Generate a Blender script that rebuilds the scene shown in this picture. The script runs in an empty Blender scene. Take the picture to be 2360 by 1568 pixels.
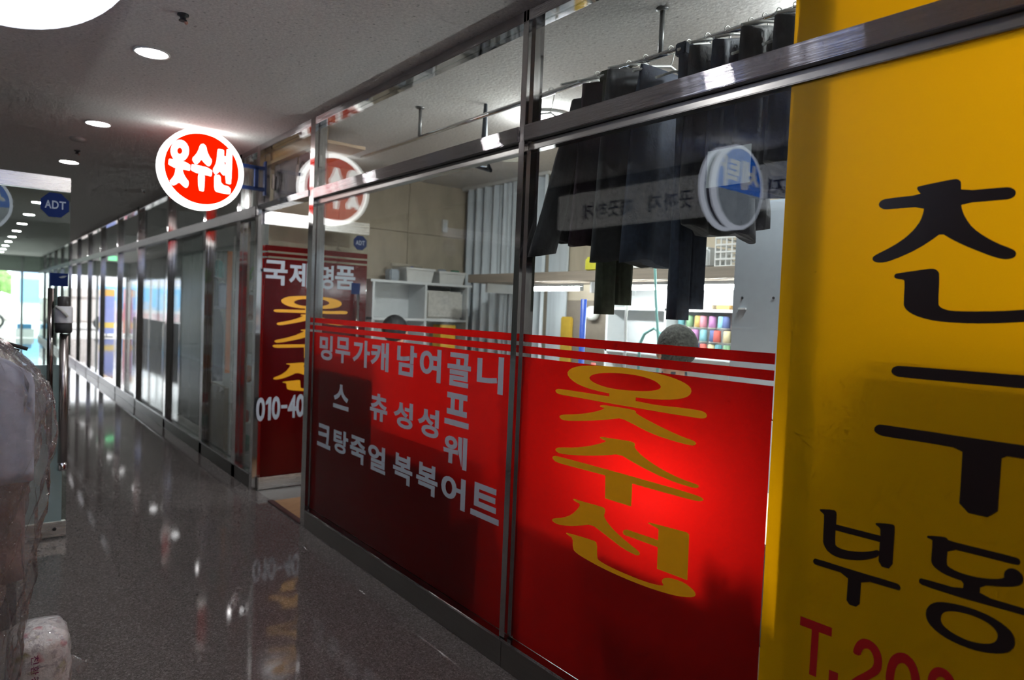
import bpy, bmesh, math, random
from mathutils import Vector, Matrix
random.seed(7)
S = bpy.context.scene
COL = S.collection
PI = math.pi

# ------------------------------------------------------------------ camera
W, H, FPX = 2360, 1568, 1573.2566
YAW, PITCH, ROLL = 0.671307, 0.039308, 0.040674
CAM = Vector((-1.68575, 0.0, 1.4))
def cam_axes():
    f = Vector((math.sin(YAW)*math.cos(PITCH), math.cos(YAW)*math.cos(PITCH), -math.sin(PITCH)))
    r = Vector((math.cos(YAW), -math.sin(YAW), 0)); u = r.cross(f)
    c, s = math.cos(ROLL), math.sin(ROLL)
    return r*c+u*s, u*c-r*s, f
RR, UU, FF = cam_axes()
cd = bpy.data.cameras.new('camera'); cam = bpy.data.objects.new('camera', cd); COL.objects.link(cam)
cd.sensor_fit = 'HORIZONTAL'; cd.sensor_width = 36.0; cd.lens = FPX/W*36.0; cd.clip_start = 0.02; cd.clip_end = 400
cam.matrix_world = Matrix(((RR.x, UU.x, -FF.x, CAM.x), (RR.y, UU.y, -FF.y, CAM.y), (RR.z, UU.z, -FF.z, CAM.z), (0, 0, 0, 1)))
cd.dof.use_dof = True; cd.dof.focus_distance = 2.3; cd.dof.aperture_fstop = 2.6
S.camera = cam
# ------------------------------------------------------------------ world (overcast daylight)
wd = bpy.data.worlds.new('world'); S.world = wd; wd.use_nodes = True
bg = wd.node_tree.nodes['Background']; bg.inputs[0].default_value = (0.93, 0.96, 1.0, 1); bg.inputs[1].default_value = 5.5
S.view_settings.view_transform = 'Standard'; S.view_settings.look = 'None'
S.view_settings.gamma = 1.0; S.view_settings.use_curve_mapping = False
S.view_settings.exposure = 0.12
S.cycles.max_bounces = 6; S.cycles.transparent_max_bounces = 16; S.cycles.diffuse_bounces = 3; S.cycles.glossy_bounces = 3; S.cycles.caustics_reflective = False
S.cycles.sample_clamp_indirect = 6.0
S.cycles.use_adaptive_sampling = True; S.cycles.adaptive_threshold = 0.1; S.cycles.adaptive_min_samples = 12
# lamp radiances of the place
L_DOWN = 150.0      # corridor downlights
L_TUBE = 120.0       # led tubes in the shops
L_RIM = 4.2         # glowing rims of the round signs

def at(px, py, ax, val):
    """pixel of the photograph -> point on the plane axis=val"""
    d = FF*FPX + RR*(px-W/2) - UU*(py-H/2)
    t = (val-CAM[ax])/d[ax]
    return CAM + d*t

# ------------------------------------------------------------------ materials
MATS = {}
def nodes_of(name):
    m = bpy.data.materials.new(name); m.use_nodes = True
    nt = m.node_tree; nt.nodes.clear()
    out = nt.nodes.new('ShaderNodeOutputMaterial')
    return m, nt, out
def N(nt, kind, **kw):
    n = nt.nodes.new(kind)
    for k, v in kw.items():
        if k.startswith('i_'):
            n.inputs[k[2:].replace('_', ' ')].default_value = v
        else:
            setattr(n, k, v)
    return n
def rgba(c): return (c[0], c[1], c[2], 1.0)
def ramp(nt, src, stops):
    r = nt.nodes.new('ShaderNodeValToRGB')
    while len(r.color_ramp.elements) < len(stops): r.color_ramp.elements.new(0.5)
    for e, (p, c) in zip(r.color_ramp.elements, stops):
        e.position = p; e.color = rgba(c)
    nt.links.new(src, r.inputs[0]); return r.outputs[0]
def objco(nt, scale=(1, 1, 1)):
    tc = nt.nodes.new('ShaderNodeTexCoord'); mp = nt.nodes.new('ShaderNodeMapping')
    mp.inputs['Scale'].default_value = scale
    nt.links.new(tc.outputs['Object'], mp.inputs[0]); return mp.outputs[0]
def noise(nt, co, scale, detail=3.0, rough=0.55):
    n = N(nt, 'ShaderNodeTexNoise'); n.inputs['Scale'].default_value = scale
    n.inputs['Detail'].default_value = detail; n.inputs['Roughness'].default_value = rough
    nt.links.new(co, n.inputs['Vector']); return n.outputs['Fac']
def bump(nt, src, strength, dist=0.01):
    b = nt.nodes.new('ShaderNodeBump'); b.inputs['Strength'].default_value = strength; b.inputs['Distance'].default_value = dist
    nt.links.new(src, b.inputs['Height']); return b.outputs[0]
def mat(name, c, rough=0.6, metal=0.0, var=0.08, vs=30.0, spec=0.5, bmp=0.0, bs=60.0, emit=None, es=0.0, stretch=(1, 1, 1), alpha=1.0, sheen=0.0):
    if name in MATS: return MATS[name]
    m, nt, out = nodes_of(name)
    p = nt.nodes.new('ShaderNodeBsdfPrincipled'); nt.links.new(p.outputs[0], out.inputs[0])
    co = objco(nt, stretch)
    lo = tuple(max(0, v*(1-var)) for v in c); hi = tuple(min(1, v*(1+var)) for v in c)
    nt.links.new(ramp(nt, noise(nt, co, vs), [(0.3, lo), (0.7, hi)]), p.inputs['Base Color'])
    p.inputs['Roughness'].default_value = rough; p.inputs['Metallic'].default_value = metal
    p.inputs['Specular IOR Level'].default_value = spec; p.inputs['Alpha'].default_value = alpha
    if sheen: p.inputs['Sheen Weight'].default_value = sheen
    if bmp: nt.links.new(bump(nt, noise(nt, co, bs), bmp), p.inputs['Normal'])
    if emit: p.inputs['Emission Color'].default_value = rgba(emit); p.inputs['Emission Strength'].default_value = es
    MATS[name] = m; return m
def m_emit(name, c, s):
    m, nt, out = nodes_of(name); e = nt.nodes.new('ShaderNodeEmission')
    e.inputs[0].default_value = rgba(c); e.inputs[1].default_value = s
    nt.links.new(e.outputs[0], out.inputs[0]); MATS[name] = m; return m
def fresnel2(nt, ior=1.5):
    """same Fresnel on both faces of a pane"""
    g = nt.nodes.new('ShaderNodeNewGeometry')
    mx = nt.nodes.new('ShaderNodeMix'); mx.data_type = 'FLOAT'
    mx.inputs[2].default_value = ior; mx.inputs[3].default_value = 1.0/ior
    nt.links.new(g.outputs['Backfacing'], mx.inputs[0])
    fr = nt.nodes.new('ShaderNodeFresnel'); nt.links.new(mx.outputs[0], fr.inputs['IOR']); return fr.outputs[0]
def m_glass(name, tint=(0.96, 0.985, 0.975), rough=0.0, ior=1.5):
    m, nt, out = nodes_of(name)
    t = nt.nodes.new('ShaderNodeBsdfTransparent'); t.inputs[0].default_value = rgba(tint)
    g = nt.nodes.new('ShaderNodeBsdfGlossy'); g.inputs['Roughness'].default_value = rough
    mx = nt.nodes.new('ShaderNodeMixShader')
    nt.links.new(fresnel2(nt, ior), mx.inputs[0]); nt.links.new(t.outputs[0], mx.inputs[1]); nt.links.new(g.outputs[0], mx.inputs[2])
    nt.links.new(mx.outputs[0], out.inputs[0]); MATS[name] = m; return m
def m_film(name, dif, trn, share=0.5, rough=0.03, ior=1.45, coat=True):
    """translucent sign film on glass"""
    m, nt, out = nodes_of(name)
    co = objco(nt)
    nz = noise(nt, co, 3.0, 2.0)
    d = nt.nodes.new('ShaderNodeBsdfDiffuse'); t = nt.nodes.new('ShaderNodeBsdfTranslucent')
    nt.links.new(ramp(nt, nz, [(0.3, tuple(v*0.96 for v in dif)), (0.7, dif)]), d.inputs[0]); t.inputs[0].default_value = rgba(trn)
    mx = nt.nodes.new('ShaderNodeMixShader'); mx.inputs[0].default_value = share
    nt.links.new(d.outputs[0], mx.inputs[1]); nt.links.new(t.outputs[0], mx.inputs[2])
    if coat:
        g = nt.nodes.new('ShaderNodeBsdfGlossy'); g.inputs['Roughness'].default_value = rough
        m2 = nt.nodes.new('ShaderNodeMixShader')
        nt.links.new(fresnel2(nt, ior), m2.inputs[0]); nt.links.new(mx.outputs[0], m2.inputs[1]); nt.links.new(g.outputs[0], m2.inputs[2])
        nt.links.new(m2.outputs[0], out.inputs[0])
    else:
        nt.links.new(mx.outputs[0], out.inputs[0])
    MATS[name] = m; return m

def make_granite():
    m, nt, out = nodes_of('granite_floor'); p = nt.nodes.new('ShaderNodeBsdfPrincipled'); nt.links.new(p.outputs[0], out.inputs[0])
    co = objco(nt)
    v = N(nt, 'ShaderNodeTexVoronoi'); v.inputs['Scale'].default_value = 150.0; nt.links.new(co, v.inputs['Vector'])
    base = ramp(nt, v.outputs['Color'], [(0.0, (0.030, 0.025, 0.024)), (0.42, (0.095, 0.080, 0.075)), (0.72, (0.16, 0.14, 0.135)), (1.0, (0.30, 0.27, 0.26))])
    n2 = noise(nt, co, 260.0, 2.0)
    c2 = ramp(nt, n2, [(0.35, (0.05, 0.042, 0.04)), (0.65, (0.23, 0.205, 0.2))])
    mx = nt.nodes.new('ShaderNodeMix'); mx.data_type = 'RGBA'; mx.inputs[0].default_value = 0.45
    nt.links.new(base, mx.inputs[6]); nt.links.new(c2, mx.inputs[7]); nt.links.new(mx.outputs[2], p.inputs['Base Color'])
    rr = N(nt, 'ShaderNodeMapRange'); rr.inputs[3].default_value = 0.035; rr.inputs[4].default_value = 0.08
    nt.links.new(noise(nt, co, 2.2, 4.0), rr.inputs[0]); nt.links.new(rr.outputs[0], p.inputs['Roughness'])
    p.inputs['Specular IOR Level'].default_value = 0.6
    return m
def make_ceiling():
    m, nt, out = nodes_of('mineral_ceiling'); p = nt.nodes.new('ShaderNodeBsdfPrincipled'); nt.links.new(p.outputs[0], out.inputs[0])
    co = objco(nt)
    v = N(nt, 'ShaderNodeTexVoronoi'); v.inputs['Scale'].default_value = 24.0; nt.links.new(co, v.inputs['Vector'])
    spots = ramp(nt, v.outputs['Distance'], [(0.06, (0.45, 0.43, 0.415)), (0.16, (0.80, 0.765, 0.74))])
    nz = ramp(nt, noise(nt, co, 70.0, 4.0, 0.7), [(0.35, (0.78, 0.78, 0.78)), (0.6, (1, 1, 1))])
    mx = nt.nodes.new('ShaderNodeMix'); mx.data_type = 'RGBA'; mx.blend_type = 'MULTIPLY'; mx.inputs[0].default_value = 1.0
    nt.links.new(spots, mx.inputs[6]); nt.links.new(nz, mx.inputs[7]); nt.links.new(mx.outputs[2], p.inputs['Base Color'])
    p.inputs['Roughness'].default_value = 0.95
    nt.links.new(bump(nt, noise(nt, co, 60.0), 0.25), p.inputs['Normal'])
    return m
def make_steel(name, c, r0, r1, stretch, aniso=0.0):
    m, nt, out = nodes_of(name); p = nt.nodes.new('ShaderNodeBsdfPrincipled'); nt.links.new(p.outputs[0], out.inputs[0])
    co = objco(nt, stretch); nz = noise(nt, co, 18.0, 4.0, 0.7)
    nt.links.new(ramp(nt, nz, [(0.3, tuple(v*0.9 for v in c)), (0.7, c)]), p.inputs['Base Color'])
    p.inputs['Metallic'].default_value = 1.0
    rr = N(nt, 'ShaderNodeMapRange'); rr.inputs[3].default_value = r0; rr.inputs[4].default_value = r1
    nt.links.new(nz, rr.inputs[0]); nt.links.new(rr.outputs[0], p.inputs['Roughness'])
    if aniso:
        c2 = objco(nt, (1, 0.4, 700)); nt.links.new(bump(nt, noise(nt, c2, 3.0, 2.0), aniso*0.35, 0.002), p.inputs['Normal'])
    return m
GRANITE, CEILM = make_granite(), make_ceiling()
STEEL_V = make_steel('stainless_vertical', (0.60, 0.58, 0.57), 0.06, 0.13, (8, 8, 0.3))
STEEL_H = make_steel('stainless_horizontal', (0.56, 0.54, 0.55), 0.03, 0.06, (8, 0.3, 8), 1.0)
STEEL_D = make_steel('stainless_base', (0.36, 0.35, 0.33), 0.27, 0.31, (8, 0.3, 8))
STEEL_B = make_steel('satin_steel', (0.80, 0.78, 0.75), 0.22, 0.34, (0.3, 8, 8))
CHROME = make_steel('chrome', (0.75, 0.76, 0.78), 0.05, 0.12, (3, 3, 3))
GLASS = m_glass('clear_glass'); GLASS_G = m_glass('green_glass', (0.86, 0.93, 0.90))
RED = m_film('red_film', (0.11, 0.003, 0.004), (0.62, 0.006, 0.004), 0.5, rough=0.14, ior=1.32)
YEL = m_film('yellow_film', (0.80, 0.45, 0.0), (0.95, 0.42, 0.0), 0.5, rough=0.4, ior=1.25)
FROST = m_film('frosted_film', (0.42, 0.52, 0.53), (0.50, 0.62, 0.64), 0.45, rough=0.15)
INK_Y = mat('yellow_vinyl', (0.98, 0.44, 0.0), 0.45, var=0.02)
INK_W = mat('white_vinyl', (0.46, 0.49, 0.56), 0.45, var=0.03)
INK_K = mat('black_vinyl', (0.012, 0.006, 0.006), 0.3, var=0.03)
INK_R = mat('dark_red_vinyl', (0.36, 0.004, 0.006), 0.35, var=0.03)
INK_B = mat('blue_vinyl', (0.008, 0.022, 0.11), 0.7, var=0.05, spec=0.15)
WHITE = mat('white_laminate', (0.72, 0.74, 0.74), 0.45, var=0.03)
PLAST = mat('white_plastic', (0.70, 0.70, 0.67), 0.4, var=0.04)
DARK = mat('dark_rubber', (0.02, 0.02, 0.022), 0.6)
BLACKC = mat('black_cloth', (0.012, 0.013, 0.017), 0.85, var=0.35, vs=60, bmp=0.2, sheen=0.1)
NAVYC = mat('navy_cloth', (0.02, 0.028, 0.05), 0.85, var=0.3, vs=60, bmp=0.2)
OLIVE = mat('olive_cloth', (0.028, 0.035, 0.02), 0.85, var=0.3, vs=60, bmp=0.2)
PLUM = mat('dark_plum_cloth', (0.03, 0.016, 0.026), 0.85, var=0.3, vs=60, bmp=0.2)
WALLP = mat('beige_wallpaper', (0.50, 0.43, 0.325), 0.85, var=0.10, vs=9, bmp=0.15, bs=140, stretch=(1, 1, 0.4))
WOOD = mat('tan_wood', (0.46, 0.25, 0.08), 0.5, var=0.25, vs=12, stretch=(1, 0.12, 6))
LAM = mat('brown_laminate', (0.36, 0.21, 0.11), 0.45, var=0.2, vs=12, stretch=(1, 8, 1))
GREYM = mat('grey_enamel', (0.34, 0.38, 0.42), 0.4, var=0.03)
CURT = mat('grey_curtain', (0.62, 0.67, 0.70), 0.8, var=0.10, vs=20, stretch=(1, 1, 0.1))
CONC = mat('dark_wall_paint', (0.16, 0.155, 0.15), 0.8, var=0.1, vs=6)
SKIN = mat('skin', (0.50, 0.30, 0.21), 0.55, var=0.06)

# ------------------------------------------------------------------ mesh collecting
def origin(o):
    v = Vector((0, 0, 0))
    while o is not None: v = v + o.location; o = o.parent
    return v
class MB:
    def __init__(s): s.v = []; s.f = []; s.sm = []; s.mi = []
    def add(s, vs, fs, smooth=False, mi=0):
        b = len(s.v); s.v += [Vector(v) for v in vs]
        for f in fs: s.f.append([b+i for i in f]); s.sm.append(smooth); s.mi.append(mi)
        return s
    def box(s, x0, x1, y0, y1, z0, z1, ch=0.0):
        if x0 > x1: x0, x1 = x1, x0
        if y0 > y1: y0, y1 = y1, y0
        if z0 > z1: z0, z1 = z1, z0
        if ch <= 0:
            vs = [(x, y, z) for x in (x0, x1) for y in (y0, y1) for z in (z0, z1)]
            return s.add(vs, [(0, 1, 3, 2), (4, 6, 7, 5), (0, 4, 5, 1), (2, 3, 7, 6), (0, 2, 6, 4), (1, 5, 7, 3)])
        bm = bmesh.new(); bmesh.ops.create_cube(bm, size=1.0)
        for v in bm.verts: v.co = Vector(((x0+x1)/2+v.co.x*(x1-x0), (y0+y1)/2+v.co.y*(y1-y0), (z0+z1)/2+v.co.z*(z1-z0)))
        bmesh.ops.bevel(bm, geom=bm.edges[:], offset=ch, segments=2, affect='EDGES')
        bm.verts.index_update()
        s.add([v.co.copy() for v in bm.verts], [[v.index for v in f.verts] for f in bm.faces]); bm.free(); return s
    def tube(s, pts, r, n=10, cap=True, mi=0):
        pts = [Vector(p) for p in pts]
        rs = r if isinstance(r, (list, tuple)) else [r]*len(pts)
        rings = []; up = None
        for i, p in enumerate(pts):
            d = (pts[min(i+1, len(pts)-1)]-pts[max(i-1, 0)])
            d = d.normalized() if d.length > 1e-9 else Vector((0, 0, 1))
            if up is None: up = Vector((0, 0, 1)) if abs(d.z) < 0.9 else Vector((1, 0, 0))
            a = d.cross(up); a = a.normalized() if a.length > 1e-6 else d.orthogonal().normalized(); b = d.cross(a).normalized(); up = a.cross(d)
            rings.append([p+(a*math.cos(2*PI*k/n)+b*math.sin(2*PI*k/n))*rs[i] for k in range(n)])
        return s.loft(rings, cap, True, mi)
    def loft(s, rings, cap=True, smooth=True, mi=0):
        n = len(rings[0]); vs = [v for r in rings for v in r]; fs = []
        for i in range(len(rings)-1):
            for k in range(n):
                fs.append((i*n+k, i*n+(k+1) % n, (i+1)*n+(k+1) % n, (i+1)*n+k))
        s.add(vs, fs, smooth, mi)
        if cap:
            b = len(s.v)-len(vs)
            s.f.append([b+k for k in range(n)][::-1]); s.sm.append(False); s.mi.append(mi)
            s.f.append([b+(len(rings)-1)*n+k for k in range(n)]); s.sm.append(False); s.mi.append(mi)
        return s
    def lathe(s, c, prof, axis='z', n=40, smooth=True, mi=0, cap=True):
        rings = []
        for r, h in prof:
            ring = []
            for k in range(n):
                a, b = math.cos(2*PI*k/n)*r, math.sin(2*PI*k/n)*r
                q = {'z': (a, b, h), 'y': (a, h, b), 'x': (h, a, b)}[axis]
                ring.append(Vector(c)+Vector(q))
            rings.append(ring)
        return s.loft(rings, cap, smooth, mi)
    def ball(s, c, r, n=16, m=10, mi=0):
        rx, ry, rz = r if isinstance(r, (tuple, list)) else (r, r, r)
        rings = []
        for i in range(m+1):
            t = -PI/2+PI*i/m
            cr = max(math.cos(t), 0.02)
            rings.append([Vector(c)+Vector((math.cos(2*PI*k/n)*rx*cr, math.sin(2*PI*k/n)*ry*cr, math.sin(t)*rz)) for k in range(n)])
        return s.loft(rings, True, True, mi)
    def poly(s, pts, mi=0):
        b = len(s.v); s.v += [Vector(p) for p in pts]; s.f.append(list(range(b, b+len(pts)))); s.sm.append(False); s.mi.append(mi); return s
    def ring(s, outer, inner):
        n = len(outer)
        return s.add(list(outer)+list(inner), [(i, (i+1) % n, n+(i+1) % n, n+i) for i in range(n)])
    def build(s, name, m, parent=None, **kw):
        o0 = origin(parent)
        me = bpy.data.meshes.new(name)
        me.from_pydata([tuple(v-o0) for v in s.v], [], s.f)
        for p, sm, mi in zip(me.polygons, s.sm, s.mi): p.use_smooth = sm; p.material_index = mi
        for mm in (m if isinstance(m, (list, tuple)) else [m]): me.materials.append(mm)
        me.update()
        o = bpy.data.objects.new(name, me); COL.objects.link(o); o.parent = parent
        if kw: tag(o, **kw)
        return o
def tag(o, label=None, cat=None, group=None, kind=None):
    if label: o['label'] = label
    if cat: o['category'] = cat
    if group: o['group'] = group
    if kind: o['kind'] = kind
    return o
def thing(name, loc, label, cat, group=None, kind=None):
    o = bpy.data.objects.new(name, None); COL.objects.link(o); o.location = Vector(loc); o.empty_display_size = 0.05
    return tag(o, label, cat, group, kind)
def box(name, m, x0, x1, y0, y1, z0, z1, parent=None, ch=0.0, **kw):
    return MB().box(x0, x1, y0, y1, z0, z1, ch).build(name, m, parent, **kw)

# lettering ---------------------------------------------------------------
_fc = bpy.data.curves.new('lettering', 'FONT'); _fo = bpy.data.objects.new('lettering', _fc); COL.objects.link(_fo)
_glyphs = {}
def glyph(ch, bold):
    k = (ch, bold)
    if ch == '1': return ([(0, 0.80), (0.5, 1), (1, 1), (1, 0), (0.45, 0), (0.45, 0.74), (0, 0.66)], [[0, 6, 5, 4, 3, 2, 1]])
    if k not in _glyphs:
        _fc.body = ch; _fc.offset = bold; _fc.resolution_u = 4
        bpy.context.view_layer.update()
        me = bpy.data.meshes.new_from_object(_fo.evaluated_get(bpy.context.evaluated_depsgraph_get()))
        vs = [v.co.copy() for v in me.vertices]; fs = [list(p.vertices) for p in me.polygons]
        bpy.data.meshes.remove(me)
        x0 = min(v.x for v in vs); x1 = max(v.x for v in vs); y0 = min(v.y for v in vs); y1 = max(v.y for v in vs)
        _glyphs[k] = ([((v.x-x0)/max(x1-x0, 1e-6), (v.y-y0)/max(y1-y0, 1e-6)) for v in vs], fs)
    return _glyphs[k]
def letter(ch, m, parent, fn, bold=0.02, name='letter'):
    """fn(u, v) with u to the reader's right and v up, both 0..1, gives the point"""
    uv, fs = glyph(ch, bold)
    return MB().add([fn(u, v) for u, v in uv], fs).build(name, m, parent)
def smooth_poly(pts, it=1):
    for _ in range(it):
        q = []
        n = len(pts)
        for i in range(n):
            a, b = pts[i], pts[(i+1) % n]
            L = math.hypot(b[0]-a[0], b[1]-a[1])
            if L < 1e-9: continue
            q.append((a[0]*0.75+b[0]*0.25, a[1]*0.75+b[1]*0.25)); q.append((a[0]*0.25+b[0]*0.75, a[1]*0.25+b[1]*0.75))
        pts = q
    return pts

# ------------------------------------------------------------------ measures of the place
ZC = 2.5565                 # corridor ceiling
ZT0, ZT1 = 2.058, 2.118     # transom rail
ZR = 1.3211                 # top of the red film
P = 0.035                   # frame stands proud of the glass
XB = 2.05                   # back wall of the tailor shop
YP = 5.42                   # partition beyond the red door
XL = -2.45                  # left wall of the corridor
YE = 26.0                   # glass entrance at the corridor's end

# ------------------------------------------------------------------ structure
box('floor', GRANITE, -3.0, 0.0, -4.0, YE, -0.12, 0.0, kind='structure', label='dark polished granite corridor floor', cat='floor')
box('floor_shop', LAM, 0.0, 3.6, -2.0, 4.77, -0.12, 0.004, kind='structure', label='brown laminate floor inside the tailor shop', cat='floor')
box('floor_far', mat('grey_shop_floor', (0.2, 0.19, 0.18), 0.4), 0.0, 3.6, 4.77, YE, -0.12, 0.0, kind='structure', label='grey floor of the shops beyond the red door', cat='floor')
box('trim_1', mat('maroon_edging', (0.07, 0.03, 0.03), 0.5), -0.035, 0.0, 4.18, 4.77, 0.0, 0.012, kind='structure', label='dark maroon edging strip across the open doorway', cat='trim')
box('ceiling', CEILM, XL-0.2, 3.6, -4.0, YE, ZC, ZC+0.15, kind='structure', label='grey speckled mineral ceiling over corridor and shops', cat='ceiling')
box('wall_back', WALLP, XB, XB+0.1, -2.0, YP, 0.0, ZC, kind='structure', label='beige papered back wall of the tailor shop', cat='wall')
wp = thing('wall_partition', (0.06, YP, 0), 'beige panelled side wall behind the open red door', 'wall', kind='structure')
z0 = 0.0
for i, z1 in enumerate((0.62, 1.2, 2.085, ZC)):
    xs = [0.06, 0.72, 1.38, XB]
    for j in range(3):
        box('panel', WALLP, xs[j]+0.002, xs[j+1]-0.002, YP+0.002*((i+j) % 2), YP+0.08, z0+0.002, z1-0.002, wp)
    z0 = z1
box('wall_divider', CONC, 0.03, XB, 0.86, 0.985, 0.0, ZC, kind='structure', label='partition end between tailor shop and yellow shop', cat='wall')
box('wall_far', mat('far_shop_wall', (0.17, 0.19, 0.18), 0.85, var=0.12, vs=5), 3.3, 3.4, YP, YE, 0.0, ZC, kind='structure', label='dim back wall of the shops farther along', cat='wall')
box('wall_near', WHITE, 3.3, 3.4, -2.0, 0.86, 0.0, ZC, kind='structure', label='white back wall of the yellow shop', cat='wall')
box('wall_rear', CONC, XL-0.2, 3.4, -4.1, -4.0, 0.0, ZC, kind='structure', label='grey wall closing the corridor behind', cat='wall')

# left side of the corridor: laundry front, later laundries
lw = thing('wall_left', (XL, 0, 0), 'laundry front on the left side of the corridor', 'wall', kind='structure')
LWD = mat('left_wall_panel', (0.13, 0.12, 0.125), 0.6, var=0.1, vs=4); LWB = mat('fascia_board', (0.55, 0.55, 0.55), 0.6, var=0.04); LW_GLOW = mat('glow_added_fascia', (0.6, 0.6, 0.6), 0.5, var=0.04, emit=(0.95, 0.93, 0.9), es=0.34)  # emission added to the fascia board so it shows in the window reflection
box('fascia', LW_GLOW, XL-0.06, XL+0.02, 2.0, 4.6, 2.16, 2.46, lw)
box('fascia_head', LWD, XL-0.06, XL, -4.0, YE, 2.48, ZC, lw)
box('fascia_side', LWD, XL-0.06, XL, -4.0, 2.0, 2.1, 2.48, lw)
box('lower_wall', LWD, XL-0.06, XL, -4.0, 2.9, 0.0, 2.1, lw)
box('lower_wall', LWD, XL-0.06, XL, 4.6, 7.5, 0.0, 2.48, lw)
box('inner_back', LWD, XL-1.70, XL-1.62, 2.4, 5.1, 0.0, ZC, lw)
box('inner_side', LWD, XL-1.62, XL-0.06, 2.4, 2.46, 0.0, ZC, lw); box('inner_side', LWD, XL-1.62, XL-0.06, 5.04, 5.1, 0.0, ZC, lw)
box('inner_ceiling', LWB, XL-1.70, XL-0.2, 2.4, 5.1, ZC, ZC+0.1, lw); box('inner_floor', GRANITE, XL-1.70, -3.0, 2.4, 5.1, -0.1, 0.0, lw)
box('counter', LWB, XL-0.75, XL-0.15, 3.3, 4.4, 0.0, 0.95, lw)
box('lower_wall', mat('left_far_wall', (0.33, 0.34, 0.33), 0.4, var=0.15, vs=2), XL-0.06, XL, 7.5, 18.6, 0.0, 2.48, lw)
sg = thing('window_31', (XL, 22, 0), 'glazed left side of the corridor near the entrance', 'window', kind='structure')
for y in (18.65, 20.5, 22.4, 24.2, 25.9): box('mullion', STEEL_V, XL-0.04, XL+0.02, y-0.03, y+0.03, 0.0, 2.48, sg)
box('sill_wall', LWD, XL-0.06, XL+0.01, 18.6, 25.0, 0.0, 0.78, sg); box('head_wall', LWD, XL-0.06, XL+0.01, 18.6, 25.9, 1.98, 2.48, sg)
box('header', STEEL_D, XL-0.04, XL+0.02, 18.6, YE, 1.94, 1.98, sg); box('pane', GLASS, XL-0.015, XL-0.005, 18.6, YE, 0.0, 2.48, sg)
box('street_pavement', mat('side_paving', (0.45, 0.43, 0.41), 0.8, var=0.12, vs=1.2), -40, -3.0, 14.0, YE, -0.2, -0.02, kind='structure', label='pale paving outside the glazed left side', cat='ground')
for i, c in enumerate('보이지 않는 곳까지 깨끗하게'):
    if c == ' ': continue
    y0 = 2.12+0.145*i          # reader on +x side looks towards -x: reader's right is +y
    letter(c, INK_B, lw, lambda u, v, y0=y0: Vector((XL+0.0215, y0+0.125*u, 2.225+0.13*v)), 0.012)
# ------------------------------------------------------------------ storefront frame
def post(i, y0, y1, label, z0=0.0, z1=ZC, bead=True):
    t = thing('trim_%d' % i, (0, (y0+y1)/2, 0), label, 'post', kind='structure')
    box('post', STEEL_V, -P, 0.045, y0, y1, z0, z1, t, ch=0.0015)
    if bead:
        box('glazing_bead', STEEL_V, -0.010, 0.02, y0-0.012, y0, 0.13, z1-0.02, t)
    return t
post(2, 2.052, 2.086, 'thin stainless mullion between the two red windows', z0=0.121)
post(3, 4.100, 4.172, 'stainless door post left of the service list window')
post(4, 5.13, 5.19, 'stainless hinge post beside the open red door', bead=False)
FAR = [5.60, 6.60, 8.10, 9.78, 11.3, 12.95, 14.5, 16.1, 17.7, 19.3, 20.9, 22.5, 24.1]
FAR_L = ['first', 'second', 'third', 'fourth', 'fifth', 'sixth', 'seventh', 'eighth', 'ninth', 'tenth', 'eleventh', 'twelfth', 'thirteenth']
for i, y in enumerate(FAR):
    post(5+i, y-0.045, y+0.045, FAR_L[i]+' stainless shopfront post beyond the red door')
def rail(i, mt, x0, x1, y0, y1, z0, z1, label):
    return box('trim_%d' % i, mt, x0, x1, y0, y1, z0, z1, ch=0.002, kind='structure', label=label, cat='rail')
rail(20, STEEL_H, -P-0.006, 0.045, -1.5, 2.052, ZT0, ZT1, 'stainless transom rail over the yellow panel and right window')
rail(21, STEEL_H, -P-0.006, 0.045, 2.086, 4.100, ZT0, ZT1, 'stainless transom rail over the service list window')
rail(22, STEEL_H, -P-0.006, 0.045, 4.172, 5.13, ZT0+0.02, ZT1, 'stainless transom rail over the open doorway')
FARM = mat('dark_bronze_metal', (0.10, 0.095, 0.09), 0.32, metal=0.9, var=0.1)
rail(23, FARM, -P-0.004, 0.045, 5.19, YE, ZT0-0.02, ZT1, 'dark steel transom rail of the far shopfronts')
# lower lip under the transom glass
rail(24, STEEL_D, -0.012, 0.03, -1.5, 2.052, ZT0-0.032, ZT0-0.002, 'dark glazing lip under the right transom rail')
rail(25, STEEL_D, -0.012, 0.03, 2.086, 4.100, ZT0-0.032, ZT0-0.002, 'dark glazing lip under the left transom rail')
for i, (y0, y1, w) in enumerate(((-1.5, 2.0685, 'right window'), (2.0695, 4.1, 'service list window'), (5.19, YE, 'far shopfronts'))):
    rail(26+i, FARM if i == 2 else STEEL_D, -P, 0.04, y0, y1, 0.0, 0.108, 'brushed steel base rail under the '+w)
    rail(29+i, STEEL_H, -P-0.008, -0.002, y0, y1, 0.1085, 0.1205, 'polished steel sill strip under the '+w)
    rail(32+i, STEEL_H, -P, 0.04, y0, y1, ZC-0.045, ZC-0.001, 'stainless head rail above the '+w)
rail(35, STEEL_H, -P, 0.04, 4.172, 5.13, ZC-0.045, ZC-0.001, 'stainless head rail above the doorway')

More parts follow.
